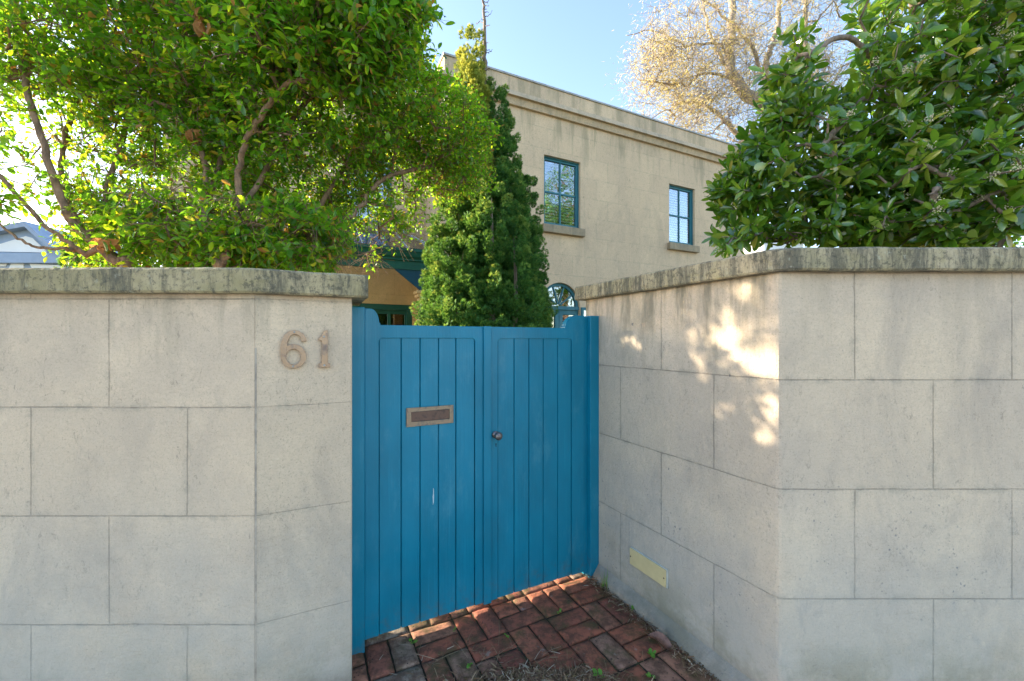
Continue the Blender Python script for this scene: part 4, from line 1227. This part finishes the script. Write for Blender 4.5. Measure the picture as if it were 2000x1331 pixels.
# ---- conifers: upright plumes of fine sprays
SPV, SPF = [], []
for ang, L, wd in ((0, 1, .10), (28, .8, .085), (-28, .8, .085), (58, .52, .075), (-58, .52, .075)):
    a_ = R(ang); c_, s_ = math.cos(a_), math.sin(a_); b0 = (0.0 if ang == 0 else .12 if abs(ang) < 30 else .02)
    i = len(SPV)
    SPV += [(b0 - s_*-wd*.0, 0, 0), (b0 + c_*L*.45 - s_*wd, s_*L*.45 + c_*wd, .03*(-1)**i), (b0 + c_*L, s_*L, -.10), (b0 + c_*L*.45 + s_*wd, s_*L*.45 - c_*wd, 0)]
    SPF += [(i, i+1, i+2, i+3)]
def conifer(name, label, base, cones, mat, seed, spray=.05, dens=1.0, extra_stem=None, bk=None, tuft_n=46, group=None):
    rs = np.random.default_rng(seed); t = thing(name, label, 'conifer', tuple(base), 0, group); off = np.array(base)
    PP, DD, NN, RR = [], [], [], []
    sk = Skeleton()
    for (ax, yt, yb, rp_, Zc, pw, lean) in cones:
        top = np.array(px(ax + lean, yt, Zc)); bot = np.array(px(ax, yb, Zc)); r = rp_*Zc/F; H = top[2]-bot[2]
        area = math.pi*r*H; nt_ = int(area*75*dens) + 40
        tt = rs.random(nt_)**.62*.985 + .008
        ph = rs.random(nt_)*6.283
        lump = 1 + .20*np.sin(3*ph + tt*9 + ax) + .14*np.sin(5*ph - tt*17) + .08*rs.normal(size=nt_)
        rr = (r*(tt**pw) + .012)*lump*(.55 + .5*rs.random(nt_)**.5)*np.where(tt > .93, 1-(tt-.93)*4, 1)
        c = top + (bot-top)*tt[:, None]
        rad = np.stack([np.cos(ph), np.sin(ph), np.zeros(nt_)], 1)
        pos = c + rad*rr[:, None]
        d = unit(rad*.55 + np.array([0, 0, 1.0]) + rs.normal(size=(nt_, 3))*.15)
        sk.chain([bot, bot*.45+top*.55 + rs.normal(size=3)*.03, bot*.12+top*.88], r*.10+.01, .004, -1, 6)
        tl = np.minimum(.17, .05 + .20*r*tt + .05)*(.7+.6*rs.random(nt_))
        m_ = tuft_n
        f = rs.random((nt_, m_)); q = rs.normal(size=(nt_, m_, 3)); q -= (q*d[:, None]).sum(-1, keepdims=True)*d[:, None]; q = unit(q)
        wid = (tl*.36)[:, None]*np.sin(np.pi*np.clip(f*.85+.12, 0, 1))
        p = pos[:, None] + d[:, None]*(f*tl[:, None])[..., None] + q*wid[..., None]
        dr = unit(d[:, None]*.8 + q*.75 + rs.normal(size=q.shape)*.25)
        nn = unit(q + rs.normal(size=q.shape)*.6)
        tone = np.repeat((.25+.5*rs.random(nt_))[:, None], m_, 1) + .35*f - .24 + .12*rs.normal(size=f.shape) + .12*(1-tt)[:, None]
        PP.append(p.reshape(-1, 3)); DD.append(dr.reshape(-1, 3)); NN.append(nn.reshape(-1, 3)); RR.append(np.clip(tone, 0, 1).ravel())
    P, D, Nn, rnd = map(np.concatenate, (PP, DD, NN, RR)); X, Y, Z = frames(D, Nn)
    print(name, 'sprays', len(P))
    if extra_stem:
        for e in extra_stem: sk.chain(e[0], e[1], e[2], -1, 5, .006, rs)
    me2 = sk.mesh('trunk'); me2.transform(Matrix.Translation(-Vector(base)))
    obj_me('trunk', me2, bk or bark_grey, t)
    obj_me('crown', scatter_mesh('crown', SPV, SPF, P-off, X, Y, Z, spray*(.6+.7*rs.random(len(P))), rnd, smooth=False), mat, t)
    return t
rs = np.random.default_rng(4)
ZC = 5.3
mast = [px(953, 400, ZC), px(950, 300, ZC), px(943, 243, ZC), px(946, 150, ZC), px(947, 90, ZC), px(946, 30, ZC), px(942, -8, ZC)]
twg = [(mast, .05, .012)]
for k in range(34):
    y = 6 + k*6.6; x = 944 + 3*math.sin(y/60); L = rs.uniform(6, 26)*(0.5 + y/260); sg = rs.choice([-1, 1]); a = rs.uniform(-.2, .7)
    dz = rs.normal()*.05
    twg.append(([px(x, y, ZC), px(x+sg*L*.5, y-L*.10, ZC+dz), px(x+sg*L, y-L*a, ZC+dz*2)], .007, .0025))
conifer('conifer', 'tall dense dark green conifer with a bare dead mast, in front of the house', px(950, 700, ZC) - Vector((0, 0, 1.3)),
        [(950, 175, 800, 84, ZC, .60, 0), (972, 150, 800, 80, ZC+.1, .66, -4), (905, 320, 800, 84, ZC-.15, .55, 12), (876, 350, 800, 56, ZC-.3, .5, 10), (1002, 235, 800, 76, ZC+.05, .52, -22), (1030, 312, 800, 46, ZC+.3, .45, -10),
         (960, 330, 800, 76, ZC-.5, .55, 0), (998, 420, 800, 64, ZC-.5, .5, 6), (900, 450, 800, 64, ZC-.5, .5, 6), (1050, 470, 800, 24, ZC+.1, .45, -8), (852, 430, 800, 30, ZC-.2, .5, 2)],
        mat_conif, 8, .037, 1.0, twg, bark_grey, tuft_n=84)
conifer('conifer', 'slim yellow-green conifer spire poking up left of the dead mast', px(918, 700, 5.3) - Vector((0, 0, 1.3)),
        [(920, 48, 420, 30, 5.2, .55, 2), (910, 110, 420, 26, 5.3, .5, 0), (932, 130, 420, 22, 5.15, .5, 0), (920, 300, 800, 34, 5.5, .3, 0)], mat_conif_y, 9, .045, 2.2)
conifer('conifer', 'dark conifer far behind the leaning trunk at the left', px(165, 700, 8.5) - Vector((0, 0, 1.3)),
        [(165, 370, 800, 46, 8.5, .5, 0), (195, 400, 800, 34, 8.6, .5, 0)], mat_conif, 10, .08, .5)

# ---- tall bare tree with dry yellow foliage beyond the house
rs = np.random.default_rng(31)
ZT = 14.0
bz = px(1660, 665, ZT); bz.z = -.02
tt_ = thing('dry_tree', 'tall pale-limbed tree with wispy yellow leaves rising behind the house roof', 'tree', tuple(bz))
sk = Skeleton()
for pts, r0, r1 in (
    ([bz, px(1668, 520, ZT), px(1650, 400, ZT), px(1600, 290, ZT), px(1550, 235, ZT), px(1490, 203, ZT), px(1447, 172, ZT), px(1426, 125, ZT), px(1428, 60, ZT), px(1433, -60, ZT)], .36, .10),
    ([px(1510, 215, ZT), px(1494, 150, ZT), px(1507, 95, ZT), px(1523, 25, ZT), px(1520, -80, ZT)], .13, .06),
    ([px(1600, 290, ZT), px(1590, 200, ZT), px(1574, 110, ZT), px(1572, 10, ZT), px(1580, -80, ZT)], .12, .05),
    ([px(1452, 178, ZT), px(1420, 150, ZT), px(1368, 146, ZT), px(1341, 164, ZT), px(1299, 164, ZT), px(1246, 156, ZT)], .06, .014),
    ([px(1650, 400, ZT+.3), px(1560, 320, ZT), px(1480, 285, ZT), px(1425, 248, ZT), px(1395, 215, ZT), px(1350, 198, ZT), px(1300, 215, ZT)], .14, .02),
    ([px(1426, 115, ZT), px(1400, 85, ZT), px(1340, 90, ZT), px(1280, 60, ZT), px(1225, 70, ZT)], .05, .012),
    ([px(1460, 190, ZT), px(1440, 150, ZT+.4), px(1405, 110, ZT+.6), px(1380, 40, ZT+.8), px(1370, -60, ZT+.8)], .09, .03),
    ([px(1494, 150, ZT), px(1460, 80, ZT-.3), px(1400, 20, ZT-.6), px(1330, -20, ZT-.7)], .06, .02)):
    par = -1
    if sk.P:
        dd = np.linalg.norm(np.array(sk.P)-np.array(pts[0]), axis=1)
        if dd.min() < 1.2: par = int(dd.argmin())
    sk.chain(pts, r0, r1, par, 6, .03, rs)
E = [ell(1370, 110, ZT, 130, 100, 2.0, 220), ell(1290, 130, ZT, 70, 90, 1.5, 80), ell(1380, 225, ZT, 120, 60, 1.6, 150), ell(1520, 70, ZT, 110, 110, 1.8, 110), ell(1440, -120, ZT, 220, 100, 2.5, 150), ell(1560, 200, ZT, 100, 100, 1.5, 90), ell(1470, 290, ZT+.5, 60, 30, 1, 50), ell(1680, 90, ZT, 110, 170, 2, 100)]
T = np.concatenate([sample_ell(rs, e, .2) for e in E])
tips = sk.connect(T, rs, .28, .006, wob=.10, rmax=.10, up=.1)
n = len(T); tw = []
for k in range(5):
    d = unit(rs.normal(size=(n, 3)) + np.array([-.2, 0, .1])); L = .35+.5*rs.random(n)
    for i in range(n):
        e = T[i] + d[i]*L[i]; mid = (T[i]+e)/2 + rs.normal(size=3)*.06
        tw.append(((T[i], mid, e), (.0075, .006, .004)))
me2 = sk.mesh('trunk', tw); me2.transform(Matrix.Translation(-bz)); obj_me('trunk', me2, bark_pale, tt_)
K = 44; P = np.repeat(T, K, 0) + rs.normal(size=(n*K, 3))*np.array([.34, .34, .28])
sel = rs.random(len(P)) > .15; P = P[sel]; flow = unit(rs.normal(size=(len(P), 3))*.6 + np.array([-.6, 0, -.25]))
X, Y, Z = frames(flow, rs.normal(size=(len(P), 3)))
WV = [(0, 0, 0), (.5, .05, .02), (1, 0, -.06), (.5, -.05, .02)]
obj_me('crown', scatter_mesh('crown', WV, [(0, 1, 2, 3)], P-np.array(bz), X, Y, Z, .13*(.5+rs.random(len(P))), rs.random(len(P)), smooth=False), mat_wisp, tt_)

# ---- round-crowned street tree across the corner, seen only mirrored in the upper windows
rs = np.random.default_rng(55); bs = Vector((15.0, .2, -.02))
ts = thing('street_tree', 'round-crowned dark tree mirrored in the upper window panes', 'tree', tuple(bs))
sk = Skeleton(); sk.chain([bs, bs+Vector((.1, 0, 2)), bs+Vector((-.2, .1, 5)), bs+Vector((.1, 0, 8.5))], .26, .08, -1, 4)
T = np.concatenate([sample_ell(rs, (bs+Vector((dx*1.4, dy*1.4, 8.0+dz*1.3)), 2.3, 2.3, 1.7, 150), .3) for dx, dy, dz in ((0, 0, 0), (1.4, .8, -.3), (-1.4, -.6, -.2), (0, 0, 1.4))])
sk.connect(T, rs, .4, .008, rmax=.08); me2 = sk.mesh('trunk'); me2.transform(Matrix.Translation(-bs)); obj_me('trunk', me2, bark_brown, ts)
P = np.repeat(T, 36, 0) + rs.normal(size=(len(T)*36, 3))*.28; X, Y, Z = frames(rs.normal(size=P.shape), rs.normal(size=P.shape))
obj_me('crown', scatter_mesh('crown', WV[:1]+[(.5, .25, 0), (1, 0, 0), (.5, -.25, 0)], [(0, 1, 2, 3)], P-np.array(bs), X, Y, Z, .15*(.6+.6*rs.random(len(P))), rs.random(len(P)), smooth=False), mat_conif, ts)

# ------------------------------------------------------------------ neighbouring buildings
mnb = plain('blue_grey_wall', (.30, .38, .50), .8, .1, 1, .05)
mwh = plain('white_trim', (.80, .80, .78), .7, .05, 1, 0)
mrf = plain('blue_grey_roofing', (.26, .33, .44), .6, .15, 1, .1)
ZN = 26.0
nb_ = thing('neighbour_house', 'pale blue gabled house far behind the left end of the wall', 'house', tuple(Vector((px(30, 665, ZN).x, ZN, 0))))
kx = ZN/F; X0 = px(30, 0, ZN).x
Zy = lambda y: EYE + (665.5-y)*kx
Xx = lambda x: (x-30)*kx
bm = bmesh.new(); prism(bm, [(Xx(-160), -.03), (Xx(130), -.03), (Xx(130), Zy(500)), (Xx(65), Zy(440)), (Xx(-160), Zy(478))], 0, 7)
obj('wall', bm, mnb, nb_)
bm = bmesh.new(); prism(bm, [(Xx(-170), Zy(480)), (Xx(65), Zy(437)), (Xx(65), Zy(447)), (Xx(-170), Zy(491))], -.5, 7.3)
prism(bm, [(Xx(65.05), Zy(437)), (Xx(140), Zy(505)), (Xx(140), Zy(515)), (Xx(65.05), Zy(447))], -.5, 7.3)
obj('roof', bm, mrf, nb_)
bm = bmesh.new()
prism(bm, [(Xx(-10), Zy(492)), (Xx(0), Zy(478)), (Xx(52), Zy(462)), (Xx(66), Zy(466)), (Xx(95), Zy(494))], -.06, -.01)
prism(bm, [(Xx(-40), Zy(521)), (Xx(-5), Zy(497)), (Xx(28), Zy(497)), (Xx(12), Zy(521))], -.065, -.01)
prism(bm, [(Xx(14), Zy(535)), (Xx(26), Zy(512)), (Xx(48), Zy(515)), (Xx(47), Zy(535))], -.07, -.01)
prism(bm, [(Xx(70), Zy(535)), (Xx(60), Zy(516)), (Xx(120), Zy(519)), (Xx(122), Zy(535))], -.07, -.01)
obj('gable_panel', bm, mwh, nb_)
bm = bmesh.new(); box(bm, Xx(-170), Xx(135), -.35, -.08, Zy(516), Zy(497))
obj('eaves_band', bm, mnb, nb_, bevel=.03)
ZW = 19.0; kx = ZW/F
wb = thing('white_building', 'white sunlit building glimpsed beneath the glossy shrub, right of the house', 'building', (px(1530, 0, ZW).x, ZW, 0), R(38))
bm = bmesh.new(); box(bm, -2.2, 2.6, 0, 5, -.03, 1.55+205*kx); obj('wall', bm, mwh, wb)
bm = bmesh.new(); prism(bm, [(-2.6, 1.55+206*kx), (2.9, 1.55+206*kx), (2.4, 1.55+222*kx), (-2.1, 1.55+222*kx)], -.4, 5.4); obj('roof', bm, mrf, wb)
bm = bmesh.new(); box(bm, -.5, .6, -.03, .05, 3.2, 4.6); obj('window', bm, mnb, wb)

# ------------------------------------------------------------------ litter, weeds, a fallen leaf
def ground_pt(x, y, h=0.0):
    Z_ = F*(EYE-h)/(y-665.5); return Vector(((x-1000)*Z_/F, Z_, h))
rs = np.random.default_rng(12)
mneed = leafmat('dry_needle', [(0, (.10, .055, .035)), (.5, (.22, .13, .08)), (.85, (.36, .24, .15)), (1, (.55, .48, .38))], [(0, (.2, .1, .05)), (1, (.5, .4, .25))], .8, .15, gloss=.3)
NV = [(0, -.5, 0), (0, .5, 0), (.5, -.5, .05), (.5, .5, .05), (1, -.3, 0), (1, .3, 0)]; NF = [(0, 2, 3, 1), (2, 4, 5, 3)]
PP, LL, WW, HH = [], [], [], []
def drop(cx, cy, sx, sy, n, l0, l1, w0, w1, h):
    c = ground_pt(cx, cy); q = rs.normal(size=(n, 2))*np.array([sx, sy])
    PP.append(np.stack([c.x+q[:, 0], c.y+q[:, 1], .003 + rs.random(n)*h*np.exp(-(q[:, 0]/sx)**2-(q[:, 1]/sy)**2)], 1)); LL.append(rs.uniform(l0, l1, n)); WW.append(rs.uniform(w0, w1, n))
drop(1060, 1342, .17, .045, 2600, .012, .05, .0022, .007, .03)
drop(1120, 1335, .14, .05, 800, .02, .07, .0012, .003, .03)
drop(990, 1275, .16, .05, 60, .06, .16, .0012, .0022, .012)
drop(1150, 1300, .25, .10, 60, .03, .09, .001, .002, .008)
drop(850, 1300, .2, .08, 70, .01, .08, .001, .003, .006)
for k in range(26):      # along the foot of the return wall
    p = Vector(CORNER).lerp(Vector(JEND), .12 + k/26*.80); p = p + Vector((jd.y, -jd.x))*.085
    q = rs.normal(size=(34, 2))*.022
    PP.append(np.stack([p.x+q[:, 0], p.y+q[:, 1], .002+rs.random(34)*.012], 1)); LL.append(rs.uniform(.01, .045, 34)); WW.append(rs.uniform(.0015, .006, 34))
P = np.concatenate(PP); n = len(P); Lh = np.concatenate(LL); Wd = np.concatenate(WW)
a = rs.random(n)*6.283; D = np.stack([np.cos(a), np.sin(a), rs.normal(size=n)*.14], 1)
X, Y, Z = frames(D, unit(np.array([0, 0, 1.]) + rs.normal(size=(n, 3))*.35))
Z = np.where(Z[:, 2:3] < 0, -Z, Z)
o = obj_me('leaf_litter', scatter_mesh('leaf_litter', NV, NF, P, X, Y, Z, np.stack([Lh, Wd, Lh], 1), rs.random(n)**1.4, smooth=False), mneed)
props(o, 'brown pine needles and bark crumbs lying on the brick path', 'litter', kind='stuff')
# weeds
mweed = leafmat('weed_leaf', [(0, (.08, .24, .03)), (1, (.16, .36, .05))], [(0, (.2, .5, .04)), (1, (.35, .6, .05))], .5, .35)
V_, F_ = leaf_template(.34, .05, -.2)
wlab = ['small green weed in the joint by the cream plate corner', 'small green weed left of the needle heap', 'small green weed sprouting right of the needle heap', 'tiny green weed between pavers near the middle of the gate foot',
        'tiny green weed in the joint under the letter plate', 'tiny weed at the gate foot by the left post', 'small weed beside the fallen curled leaf', 'tiny weed in the joint in front of the meeting strip', 'small weed near the stained wall, closest to the cream plate', 'tiny weed at the front right of the path']
wpos = [(1228, 1170, 4, .020), (916, 1304, 6, .022), (1168, 1322, 6, .028), (1095, 1196, 5, .016), (992, 1243, 5, .018), (805, 1256, 7, .022), (1273, 1280, 16, .020), (888, 1231, 5, .016), (1232, 1193, 4, .022), (1270, 1322, 9, .018)]
for (x, y, n, s_), lab in zip(wpos, wlab):
    a = rs.random(n)*6.28
    D = np.stack([np.cos(a), np.sin(a), .35+.5*rs.random(n)], 1); X, Y, Z = frames(D, np.tile([0, 0, 1.], (n, 1)))
    p = rs.normal(size=(n, 3))*s_*.35; p[:, 2] = abs(p[:, 2])
    o = obj_me('weed', scatter_mesh('weed', V_, F_, p, X, Y, Z, s_*(.6+.6*rs.random(n)), rs.random(n)), mweed)
    o.location = ground_pt(x, y, .004) + Vector((0, 0, -.002)); props(o, lab, 'weed', 'weeds in the paving joints')
n = 16; a = rs.random(n)*6.28
GV = [(0, -.5, 0), (0, .5, 0), (.5, -.4, .02), (.5, .4, .02), (1, 0, -.1)]
D = np.stack([np.cos(a)*.25, np.sin(a)*.25, np.ones(n)], 1); X, Y, Z = frames(D, unit(rs.normal(size=(n, 3))))
Lh = .05+.09*rs.random(n)
o = obj_me('grass_tuft', scatter_mesh('grass_tuft', GV, [(0, 2, 3, 1), (2, 4, 3)], rs.normal(size=(n, 3))*.008, X, Y, Z, np.stack([Lh, np.full(n, .004), Lh], 1), rs.random(n), smooth=False), mweed)
o.location = ground_pt(1181, 1150, 0); props(o, 'thin grass tuft growing where the gate post meets the right wall', 'grass')
# curled fallen leaf
bm = bmesh.new(); nu, nv = 10, 6
g = {}
for i in range(nu+1):
    for j in range(nv+1):
        t_ = i/nu; s_ = (j/nv-.5)*2; w2 = .036*math.sin(math.pi*(t_*.92+.04))**.7
        cu = s_*1.1; g[i, j] = bm.verts.new((t_*.13-.065 + .004*math.sin(9*s_), math.sin(cu)*w2, .006 + (1-math.cos(cu))*w2*1.1 + .010*math.sin(t_*5) + .012))
for i in range(nu):
    for j in range(nv): bm.faces.new((g[i, j], g[i+1, j], g[i+1, j+1], g[i, j+1]))
tube(bm, [(.062, 0, .018), (.08, .004, .014), (.10, .002, .006)], .0016, 5)
o = obj('fallen_leaf', bm, plain('dry_leaf', (.24, .12, .08), .5, .35, 40, .3, c2=(.10, .04, .025)), smooth=True)
o.location = ground_pt(1290, 1262, .002); o.rotation_euler = (.05, .1, R(-38)); props(o, 'large curled brown leaf lying by the foot of the stained wall', 'leaf')
